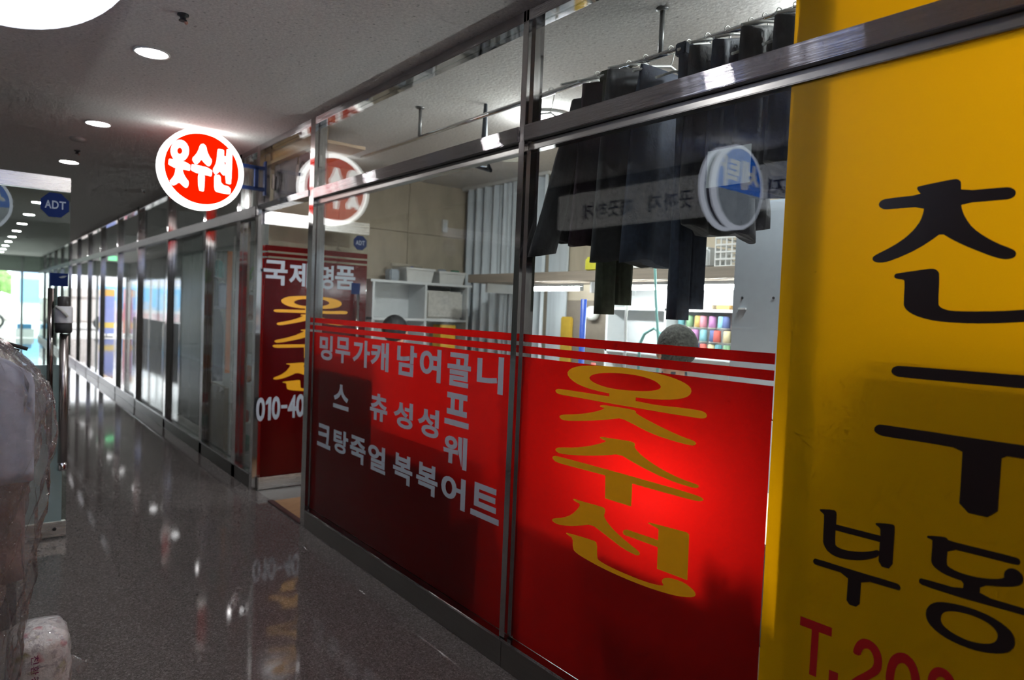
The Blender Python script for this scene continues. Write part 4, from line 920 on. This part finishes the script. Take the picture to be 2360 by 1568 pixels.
# sanitizer dispenser on a pole at the laundry door
YS = YL-0.055
dz0, dz1 = at(146, 1084, 1, YS).z, at(146, 770, 1, YS).z
dx = at(146, 900, 1, YS).x
sd = thing('sanitizer_dispenser', (dx, YS, dz0), 'white and black sanitizer dispenser on a steel pole at the laundry door edge', 'dispenser')
MB().tube([(dx, YS, dz0+0.045), (dx, YS, dz1)], 0.023, 16).build('pole', make_steel('grey_pole_steel', (0.60, 0.55, 0.53), 0.25, 0.35, (8, 8, 0.3)), sd)
MB().lathe((dx, YS, dz0), [(0.024, 0.0), (0.025, 0.004), (0.025, 0.045), (0.023, 0.046)], 'z', 20).build('end_cap', CHROME, sd)
for z in (dz0+0.12, dz1-0.15): MB().tube([(dx, YS, z), (dx, YL, z)], 0.008, 8).build('bracket', STEEL_V, sd)
ex_ = dx-0.004
zb0, zb1, zb2, zb3 = (at(140, v, 1, YS-0.03).z for v in (768, 745, 706, 683))
MB().lathe((ex_, YS-0.01, 0), [(0.036, zb0), (0.041, zb0+0.006), (0.041, zb1)], 'z', 24).build('reservoir', DARK, sd)
MB().lathe((ex_, YS-0.01, 0), [(0.042, zb1), (0.0435, zb1+0.004), (0.0435, zb2-0.008), (0.036, zb2)], 'z', 24).build('housing', mat('pale_grey_plastic', (0.78, 0.78, 0.82), 0.4), sd)
MB().lathe((ex_, YS-0.01, 0), [(0.030, zb2), (0.031, zb2+0.004), (0.031, zb3-0.006), (0.024, zb3)], 'z', 24).build('bottle', mat('smoky_plastic', (0.06, 0.055, 0.055), 0.3), sd)
MB().tube([(ex_-0.04, YS-0.04, zb2-0.002), (ex_-0.015, YS-0.062, zb2-0.02), (ex_+0.012, YS-0.064, (zb1+zb2)/2-0.012)], [0.008, 0.010, 0.008], 10).build('spout', PLAST, sd)

# ------------------------------------------------------------------ far shopfronts
FW = [(5.19, 5.555), (5.645, 6.555), (6.645, 8.055), (8.145, 9.735), (9.825, 11.255), (11.345, 12.905), (12.995, 14.455), (14.545, 16.055), (16.145, 17.655), (17.745, 19.255), (19.345, 20.855), (20.945, 22.455), (22.545, 24.055), (24.145, YE)]
FWL = ['narrow glass bay beside the red door hinge post', 'glass bay showing shirts and a brown board', 'glass bay with the grey green blind', 'fourth glass bay along the far shopfronts', 'fifth glass bay along the far shopfronts', 'sixth glass bay along the far shopfronts', 'seventh glass bay along the far shopfronts', 'eighth glass bay along the far shopfronts', 'ninth glass bay along the far shopfronts', 'tenth glass bay along the far shopfronts', 'eleventh glass bay along the far shopfronts', 'twelfth glass bay along the far shopfronts', 'thirteenth glass bay along the far shopfronts', 'last glass bay next to the corridor entrance']
for i, ((y0, y1), lab) in enumerate(zip(FW, FWL)): win(5+i, y0, y1, lab)
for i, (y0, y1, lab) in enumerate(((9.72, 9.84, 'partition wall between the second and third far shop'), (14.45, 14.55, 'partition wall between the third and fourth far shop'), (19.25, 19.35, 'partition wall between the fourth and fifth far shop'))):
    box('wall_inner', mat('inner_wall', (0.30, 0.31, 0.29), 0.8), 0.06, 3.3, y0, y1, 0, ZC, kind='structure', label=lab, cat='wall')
# next shop: ceiling tubes, garments, plants, blind
def tube_between(a, b, lab, r=0.016):
    t = thing('tube_light', (a+b)/2, lab, 'tube light', 'ceiling tubes of the next shop')
    MB().tube([a, b], r, 10).build('tube', EM_TUBE, t)
    MB().tube([a+Vector((0, 0, 0.022)), b+Vector((0, 0, 0.022))], 0.012, 6).build('fixture', WHITE, t)
    MB().tube([(a+b)/2+Vector((0, 0, 0.02)), Vector(((a.x+b.x)/2, (a.y+b.y)/2, ZC))], 0.006, 6).build('stem', WHITE, t)
tube_between(at(412, 545, 2, ZC-0.05), at(458, 550, 2, ZC-0.05), 'ceiling tube light in the next shop, farther one')
tube_between(at(475, 551, 2, ZC-0.05), at(532, 558, 2, ZC-0.05), 'ceiling tube light in the next shop, nearer one')
for y in (11.6, 17.0): tube_light(1.6, y-0.6, y+0.6, ZC-0.04, 'ceiling tube light in the shop at %s' % ('the sixth bay' if y < 12 else 'the ninth bay'), 0.018, grp='ceiling tubes of the far shops')
BLN = mat('grey_green_blind', (0.11, 0.13, 0.12), 0.7, var=0.08)
for i, (y0, y1) in enumerate(((6.95, 7.30), (7.31, 7.66), (7.67, 8.02))):
    box('roller_blind', BLN, 0.03, 0.044, y0, y1, 0.2, ZT0-0.021, label=('nearest', 'middle', 'farthest')[i]+' grey green blind strip behind the third far bay', cat='blind')
p, q = at(520, 895, 0, 0.09), at(468, 880, 0, 0.09)
box('brown_board', mat('dark_brown_board', (0.11, 0.08, 0.03), 0.6, var=0.2, vs=8), 0.08, 0.12, p.y, q.y-0.05, 0.0, p.z, label='dark brown board leaning behind the second far bay', cat='board')
def simple_shirt(name, x, y, z0, z1, m, lab, hw=0.16, cat='shirt'):
    t = thing(name, (x, y, z1), lab, cat)
    rs = []
    for k in range(8):
        s = k/7; z = z1+(z0-z1)*s; w = hw*(0.4+0.6*min(1, s*5))
        rs.append(cloth_ring(x, y, z, w, 0.03, 24, s+y, 0.006*s))
    MB().loft(rs).build('body', m, t)
    MB().tube([(x-hw*0.8, y, z1-0.03), (x, y, z1+0.02), (x+hw*0.8, y, z1-0.03)], 0.005, 6).build('hanger', PLAST, t)
    MB().tube([(x, y, z1+0.02), (x, y, 1.95)], 0.003, 6).build('hook', CHROME, t)
    return t
YG = 8.0
gr = thing('garment_rack', (0.4, YG, 0), 'chrome garment bar above the shirts of the next shop', 'rail')
xa, xb = at(472, 600, 1, YG).x, at(545, 600, 1, YG).x
MB().tube([(xa, YG, 1.955), (xb+0.1, YG, 1.955)], 0.011, 8).build('bar', CHROME, gr)
for x in (xa, xb+0.1): MB().tube([(x, YG, 1.955), (x, YG, 0.0)], 0.011, 8).build('upright', CHROME, gr)
def hang(name, pl, pr, pt, pb, m, lab, cat='shirt', dy=0.0):
    a, b = at(pl, pt, 1, YG), at(pr, pb, 1, YG)
    t = simple_shirt(name, (a.x+b.x)/2, YG+dy, b.z, a.z, m, lab, (b.x-a.x)/2, cat)
    if dy: MB().tube([((a.x+b.x)/2, YG+dy, 1.95), ((a.x+b.x)/2, YG, 1.95)], 0.004, 6).build('hook_arm', CHROME, t)
hang('grey_shirt', 497, 527, 652, 712, mat('pale_blue_grey_cloth', (0.30, 0.34, 0.42), 0.8), 'pale blue grey shirt hanging in the next shop')
hang('navy_dress', 488, 518, 712, 880, NAVYC, 'navy dress hanging lower in the next shop', 'dress', 0.09)
hang('dark_shirt', 481, 498, 640, 705, BLACKC, 'black shirt hanging beside the pale shirt in the next shop', 'shirt', -0.09)
hang('teal_shirt', 500, 527, 598, 640, mat('teal_cloth', (0.12, 0.32, 0.31), 0.8), 'teal shirt hanging high in the next shop', 'shirt', 0.18)
p, q = at(521, 720, 1, YG-0.2), at(529, 860, 1, YG-0.2)
box('orange_strap', mat('orange_cloth', (0.55, 0.17, 0.03), 0.7), p.x, q.x, YG-0.205, YG-0.195, q.z, 1.95, label='orange strap hanging behind the second far bay', cat='strap')
MB().tube([(p.x, YG-0.2, 1.955), (p.x, YG, 1.955)], 0.008, 8).build('hook_arm', CHROME, gr)
# column of goods behind the narrow bay
YK = 5.92; XK = at(568, 720, 1, YK).x
rk = thing('goods_rack', (XK, YK, 0), 'narrow rack of goods behind the bay beside the red door', 'rack')
def zk(py): return at(568, py, 1, YK).z
for py in (1040, 972, 880, 812, 738, 668): box('rack_shelf', PLAST, XK-0.09, XK+0.12, YK-0.07, YK+0.09, zk(py)-0.012, zk(py), rk)
for x in (XK-0.088, XK+0.11): box('upright', PLAST, x, x+0.008, YK+0.08, YK+0.09, 0, 1.95, rk)
def plant(x, y, z, lab):
    t = thing('potted_plant', (x, y, z), lab, 'plant')
    MB().lathe((x, y, z), [(0.04, 0), (0.05, 0.06), (0.045, 0.06)], 'z', 14).build('pot', PLAST, t)
    g = mat('leaf_green', (0.14, 0.36, 0.06), 0.5, var=0.3)
    for k in range(16):
        a = k*2.4; r = 0.04+0.012*(k % 3); h_ = 0.05+0.022*(k % 7)
        q = Vector((x, y, z+0.05)); e = q+Vector((r*math.cos(a), r*math.sin(a), h_)); m_ = (q+e)/2+Vector((0, 0, 0.03)); s = Vector((-math.sin(a), math.cos(a), 0))*0.02
        MB().add([q, m_+s, e, m_-s, m_-Vector((0, 0, 0.003))], [(0, 1, 2), (0, 2, 3), (0, 1, 4), (0, 4, 3), (2, 1, 4), (2, 4, 3)], True).build('leaf', g, t)
plant(XK, YK, zk(668)+0.001, 'small green potted plant on top of the goods rack')
MB().lathe((XK, YK, zk(738)+0.001), [(0.05, 0), (0.055, 0.02), (0.055, zk(680)-zk(738)-0.02), (0.05, zk(680)-zk(738))], 'z', 18).build('canister', mat('rust_canister', (0.36, 0.10, 0.03), 0.5), None, label='rust brown canister standing on the goods rack', cat='canister')
box('white_carton', PLAST, XK-0.05, XK+0.06, YK-0.05, YK+0.04, zk(812)+0.001, zk(765), ch=0.008, label='white carton on the goods rack below the rust canister', cat='carton')
box('orange_packet', mat('orange_cloth', (0.55, 0.17, 0.03)), XK-0.05, XK+0.04, YK-0.05, YK+0.03, zk(880)+0.001, zk(842), ch=0.008, label='orange packet on the goods rack', cat='packet')
box('red_packet', mat('red_packet_paper', (0.45, 0.06, 0.04), 0.5), XK-0.05, XK+0.03, YK-0.05, YK+0.01, zk(972)+0.001, zk(945), ch=0.008, label='red packet on the goods rack lower shelf', cat='packet')
MB().ball((XK+0.01, YK, zk(1040)+0.071), (0.08, 0.06, 0.07)).build('green_sack', mat('dark_green_cloth', (0.05, 0.17, 0.11), 0.8, var=0.3, bmp=0.4), None, label='dark green sack on the lowest shelf of the goods rack', cat='sack')

# ------------------------------------------------------------------ corridor entrance and street beyond
GP = mat('entrance_frame', (0.30, 0.31, 0.30), 0.35, metal=0.6)
en = thing('window_30', (-1.0, YE, 0), 'glazed entrance frame at the far end of the corridor', 'window', kind='structure')
for x in (-2.4, -1.55, -0.45, 0.12, 0.30, 0.75): box('mullion', GP, x-0.03, x+0.03, YE-0.04, YE+0.04, 0.0, ZC, en)
box('header', GP, -2.45, 3.3, YE-0.03, YE+0.03, 2.06, 2.12, en); box('head_panel', mat('green_grey_panel', (0.30, 0.34, 0.30), 0.5), -2.45, 3.3, YE-0.01, YE+0.01, 2.12, ZC, en)
box('pane', GLASS, -0.42, 3.3, YE-0.005, YE+0.005, 0.0, 2.06, en)
ex = thing('exit_sign', (-1.28, 21.0, 2.43), 'green glowing exit sign hanging at the corridor end', 'sign')
box('housing', PLAST, -1.40, -1.16, 20.99, 21.03, 2.36, 2.50, ex); box('face', m_emit('exit_green', (0.25, 1.0, 0.45), 3.0), -1.39, -1.17, 20.985, 20.99, 2.37, 2.49, ex)
box('rod', PLAST, -1.285, -1.275, 21.0, 21.01, 2.5, ZC, ex)
box('ground', mat('street_paving', (0.5, 0.48, 0.46), 0.8, var=0.12, vs=1.2), -40, 40, YE, 110, -0.2, -0.02, kind='structure', label='pale street paving outside the entrance', cat='ground')
bd = thing('shop_building', (3.0, 46, 0), 'white street building with pale blue banner across the road', 'building')
BW_ = mat('white_render', (0.8, 0.8, 0.8), 0.8, var=0.05)
box('wall', BW_, 0.2, 9.0, 46, 50, 0, 3.4, bd); box('banner', mat('sky_blue_banner', (0.22, 0.50, 0.80), 0.5), 0.4, 8.5, 45.9, 45.98, 0.9, 2.2, bd); box('sign_band', mat('pale_blue_sign', (0.45, 0.55, 0.85), 0.5), 0.4, 8.5, 45.85, 45.98, 2.4, 3.0, bd)
for x in (2.2, 4.6, 6.6): box('window', mat('pale_window', (0.5, 0.62, 0.68), 0.3), x, x+1.2, 45.86, 45.9, 0.2, 1.7, bd)
bd2 = thing('shop_building', (-6, 46, 0), 'white street building with a sky blue band, left across the road', 'building')
box('wall', BW_, -14.0, -3.5, 46, 50, 0, 3.0, bd2); box('banner', mat('sky_blue_banner', (0.22, 0.5, 0.8)), -13.5, -4.0, 45.9, 45.98, 0.7, 2.0, bd2); box('base_band', mat('rose_band', (0.55, 0.32, 0.34), 0.6), -13.5, -4.0, 45.9, 45.98, 0.0, 0.5, bd2)
def banner(x0, x1, y, cols, lab):
    t = thing('banner_stand', ((x0+x1)/2, y, 0), lab, 'banner')
    MB().tube([((x0+x1)/2, y+0.04, -0.02), ((x0+x1)/2, y+0.04, 1.7)], 0.015, 8).build('pole', DARK, t)
    for (za, zb, c) in cols: box('panel', mat('banner_%02d%02d%02d' % tuple(int(v*99) for v in c), c, 0.6), x0, x1, y-0.008, y+0.008, za, zb, t)
    box('foot', DARK, x0+0.05, x1-0.05, y-0.15, y+0.15, -0.02, 0.01, t)
banner(-2.28, -1.84, 27.6, [(1.42, 1.66, (0.9, 0.5, 0.12)), (0.98, 1.42, (0.3, 0.36, 0.72)), (0.5, 0.98, (0.34, 0.38, 0.75)), (0.3, 0.5, (0.85, 0.62, 0.14)), (0.1, 0.3, (0.3, 0.36, 0.72))], 'yellow and blue banner stand outside the entrance')
banner(-2.92, -2.62, 28.0, [(1.2, 1.7, (0.75, 0.45, 0.5)), (0.6, 1.2, (0.62, 0.2, 0.25)), (0.1, 0.6, (0.7, 0.28, 0.22))], 'rose red banner stand outside the entrance')
banner(0.24, 0.42, 27.0, [(1.5, 1.9, (0.85, 0.5, 0.6)), (0.7, 1.5, (0.9, 0.72, 0.2)), (0.1, 0.7, (0.8, 0.75, 0.6))], 'narrow yellow banner stand right of the entrance')
tr = thing('street_tree', (-0.6, 60, 0), 'green street tree beyond the entrance', 'tree')
MB().tube([(-0.6, 60, -0.02), (-0.5, 60, 1.4)], [0.12, 0.08], 8).build('trunk', mat('bark', (0.2, 0.15, 0.1), 0.9), tr)
mb = MB()
for k in range(14): mb.ball((-0.6+random.uniform(-1.6, 1.6), 60+random.uniform(-0.8, 0.8), 2.0+random.uniform(-0.5, 0.5)), random.uniform(0.3, 0.55), 10, 6)
mb.build('crown', mat('tree_green', (0.22, 0.38, 0.12), 0.8, var=0.4, vs=4), tr)
vn = thing('delivery_van', (-1.35, 33.5, 0), 'pale beige van parked outside the entrance', 'van')
box('body', mat('beige_paint', (0.55, 0.50, 0.47), 0.4), -3.2, -0.45, 33.0, 34.6, 0.28, 1.25, vn, ch=0.08); box('cab', mat('beige_paint', (0.55, 0.5, 0.47)), -3.1, -1.3, 33.1, 34.5, 1.25, 1.7, vn, ch=0.1)
for x in (-2.6, -0.95): MB().lathe((x, 32.99, 0.28), [(0.14, 0.0), (0.30, 0.0), (0.30, 0.16), (0.14, 0.16)], 'y', 28).build('wheel', DARK, vn)
MB().lathe((-0.95, 32.985, 0.28), [(0.2, -0.01), (0.2, 0.0)], 'y', 24).build('hubcap', mat('pale_hub', (0.6, 0.58, 0.5), 0.5), vn)
t = thing('stacked_crate', (-0.35, 27.5, 0), 'blue crate on a white box outside the entrance', 'crate')
box('box_body', WHITE, -0.55, -0.05, 27.2, 27.6, -0.02, 0.25, t); box('crate_body', mat('blue_crate', (0.08, 0.25, 0.45), 0.5), -0.5, -0.12, 27.22, 27.58, 0.25, 0.40, t)

# ------------------------------------------------------------------ left foreground: plastic wrapped laundry
def make_wrap():
    m, nt, out = nodes_of('plastic_wrap')
    t = nt.nodes.new('ShaderNodeBsdfTransparent'); t.inputs[0].default_value = (0.95, 0.93, 0.92, 1)
    d = nt.nodes.new('ShaderNodeBsdfTranslucent'); d.inputs[0].default_value = (0.72, 0.70, 0.70, 1)
    d2 = nt.nodes.new('ShaderNodeBsdfDiffuse'); d2.inputs[0].default_value = (0.72, 0.70, 0.70, 1)
    g = nt.nodes.new('ShaderNodeBsdfGlossy'); g.inputs['Roughness'].default_value = 0.04
    b = bump(nt, noise(nt, objco(nt), 26.0, 5.0, 0.65), 1.0, 0.05)
    nt.links.new(b, g.inputs['Normal'])
    a = nt.nodes.new('ShaderNodeMixShader'); nt.links.new(d.outputs[0], a.inputs[1]); nt.links.new(d2.outputs[0], a.inputs[2])
    m1 = nt.nodes.new('ShaderNodeMixShader'); m1.inputs[0].default_value = 0.13
    nt.links.new(t.outputs[0], m1.inputs[1]); nt.links.new(a.outputs[0], m1.inputs[2])
    m2 = nt.nodes.new('ShaderNodeMixShader'); fr = nt.nodes.new('ShaderNodeMath'); fr.operation = 'ADD'; fr.inputs[1].default_value = 0.10
    nt.links.new(fresnel2(nt, 1.5), fr.inputs[0]); nt.links.new(fr.outputs[0], m2.inputs[0]); nt.links.new(m1.outputs[0], m2.inputs[1]); nt.links.new(g.outputs[0], m2.inputs[2])
    nt.links.new(m2.outputs[0], out.inputs[0]); return m
PLW = make_wrap()
lr = thing('laundry_rack', (-1.85, 2.75, 0), 'low chrome laundry rail at the left edge', 'rail')
MB().tube([(-1.71, 2.2, 1.365), (-1.71, 3.5, 1.365)], 0.012, 10).build('bar', CHROME, lr)
for y in (2.2, 3.5): MB().tube([(-2.1, y, 1.365), (-1.71, y, 1.365)], 0.012, 10).build('cross_bar', CHROME, lr)
for y in (2.2, 3.5): MB().tube([(-2.1, y, 1.365), (-2.1, y, 0.0)], 0.012, 10).build('upright', CHROME, lr)
def wrapped(name, x, y, zt, zb, hw, ht, m, lab, seed, cuff=None, zs_=None):
    t = thing(name, (x, y, zt), lab, name.split('_')[1], 'plastic wrapped laundry')
    def prof(s): return hw*(0.25+0.75*min(1, (s*7)**0.8)) if s < 0.15 else hw*(1.0+0.10*(s-0.15)) if s < 0.3 else hw*(1.015-0.72*(s-0.3))
    rs = []; zsh = zs_ if zs_ else zb+0.1
    for k in range(12):
        s = k/11; rs.append(cloth_ring(x, y, zt-0.03+(zsh-zt+0.03)*s, hw*0.79*(0.25+0.75*min(1, (s*5)**0.8)), ht*0.7, 40, seed+s, 0.006))
    MB().loft(rs).build('shirt_body', m, t)
    if cuff:
        MB().loft([[Vector((x+cuff[0]+r*math.cos(2*PI*j/14), y-0.05+0.4*r*math.sin(2*PI*j/14), z)) for j in range(14)] for z, r in ((zt-0.08, 0.05), (zt-0.2, 0.06), (zt-0.36, 0.06))]).build('sleeve', m, t)
    rnd = random.Random(int(seed*10)); rs = []
    for k in range(40):
        s = k/39; ring = cloth_ring(x, y, zt+0.02+(zb-zt)*s, prof(s), ht, 72, seed+s*2, 0.010)
        for j, q in enumerate(ring):
            q.x += 0.010*math.sin(j*0.9+k*0.8)*min(1, s*6)+rnd.uniform(-0.004, 0.004)*(2.2 if s < 0.3 else 1); q.y += 0.010*math.sin(j*0.7-k*0.6)+rnd.uniform(-0.005, 0.005)*(2.2 if s < 0.3 else 1)
        rs.append(ring)
    MB().loft(rs, False, True).build('plastic_cover', PLW, t)
    MB().tube([(x-hw*0.7, y, zt-0.03), (x, y, zt+0.02), (x+hw*0.7, y, zt-0.03)], 0.006, 6).build('hanger', DARK, t)
    MB().tube([(x, y, zt+0.02), (x, y, zt+0.10)], 0.003, 6).build('hook', CHROME, t)
    return t
LB = mat('light_blue_shirting', (0.56, 0.64, 0.82), 0.8, var=0.06, vs=40)
BR = mat('brown_garment', (0.30, 0.21, 0.20), 0.85, var=0.2, vs=20)
wrapped('wrapped_shirt', -1.70, 2.40, 1.27, 0.12, 0.205, 0.06, LB, 'light blue shirt in clear plastic at the left edge', 0.4, zs_=0.86)
wrapped('wrapped_coat', -1.72, 2.62, 1.25, 0.40, 0.22, 0.07, BR, 'brown coat in clear plastic behind the light blue shirt', 2.3)
wrapped('wrapped_jacket', -1.70, 2.95, 1.24, 0.12, 0.19, 0.07, mat('black_grey_cloth', (0.03, 0.03, 0.035), 0.8), 'black jacket in clear plastic behind the brown coat', 3.7)
# floral bundle on the floor
bx, byy = -1.505, 2.62
fb = thing('floral_bundle', (bx, byy, 0), 'floral printed bedding bundle in clear plastic at the bottom left', 'bundle')
def make_floral():
    m, nt, out = nodes_of('floral_print'); p = nt.nodes.new('ShaderNodeBsdfPrincipled'); nt.links.new(p.outputs[0], out.inputs[0])
    co = objco(nt)
    pal = ramp(nt, noise(nt, co, 16.0, 2.0), [(0.30, (0.40, 0.36, 0.18)), (0.40, (0.66, 0.62, 0.62)), (0.60, (0.70, 0.68, 0.68)), (0.68, (0.55, 0.22, 0.26)), (0.76, (0.42, 0.03, 0.07))])
    ln = ramp(nt, noise(nt, co, 42.0, 3.0), [(0.40, (0.72, 0.70, 0.74)), (0.46, (1, 1, 1))])
    mx = nt.nodes.new('ShaderNodeMix'); mx.data_type = 'RGBA'; mx.blend_type = 'MULTIPLY'; mx.inputs[0].default_value = 1.0
    nt.links.new(pal, mx.inputs[6]); nt.links.new(ln, mx.inputs[7]); nt.links.new(mx.outputs[2], p.inputs['Base Color'])
    p.inputs['Roughness'].default_value = 0.35; p.inputs['Coat Weight'].default_value = 0.7; p.inputs['Coat Roughness'].default_value = 0.06
    nt.links.new(bump(nt, noise(nt, co, 45.0, 4.0), 0.6, 0.01), p.inputs['Normal'])
    return m
rs = []
for k in range(22):
    s = k/21; z = 0.002+0.335*s; sh_ = 1-0.16*max(0, (s-0.55)/0.45)**2.2 if s < 0.97 else 0.55
    if s > 0.9: sh_ *= (1-((s-0.9)/0.1)**2*0.45)
    ring = []
    for j in range(40):
        a = 2*PI*j/40; ca_, sa_ = math.cos(a), math.sin(a)
        ring.append(Vector((bx+0.086*sh_*math.copysign(abs(ca_)**0.55, ca_)+0.003*math.sin(j*1.7+k), byy+0.12*sh_*math.copysign(abs(sa_)**0.55, sa_)+0.003*math.sin(j*1.3-k*0.9), z)))
    rs.append(ring)
MB().loft(rs).build('pack', make_floral(), fb)
MAG = mat('magenta_ink', (0.22, 0.01, 0.10), 0.5)
for i, ch in enumerate('친환경세탁'):
    letter(ch, MAG, fb, lambda u, v, i=i: Vector((bx-0.028+0.020*v, byy-0.1275, 0.29-0.033*i-0.027*u)), 0.0)
MB().tube([(bx+0.08, byy-0.05, 0.22), (bx+0.11, byy-0.09, 0.2), (bx+0.125, byy-0.10, 0.225)], [0.015, 0.02, 0.004], 8).build('plastic_tail', PLW, fb)

# ------------------------------------------------------------------ yellow shop interior
box('filing_cabinet', GREYM, 0.08, 0.62, -1.2, at(2065, 900, 0, 0.08).y, 0.0, at(2065, 762, 0, 0.08).z, label='grey cabinet standing right behind the yellow film', cat='cabinet', ch=0.006)
EM_TUBE = m_emit('soft_led_tube', (0.97, 0.98, 1.0), 50.0)
tube_light(1.4, -1.0, 0.5, ZC-0.04, 'ceiling tube light in the yellow shop', 0.02, grp='ceiling tubes of the yellow shop')
tube_light(0.9, -1.0, 0.5, ZC-0.04, 'second ceiling tube light in the yellow shop', 0.02, grp='ceiling tubes of the yellow shop')
bpy.data.objects.remove(_fo); bpy.data.curves.remove(_fc)
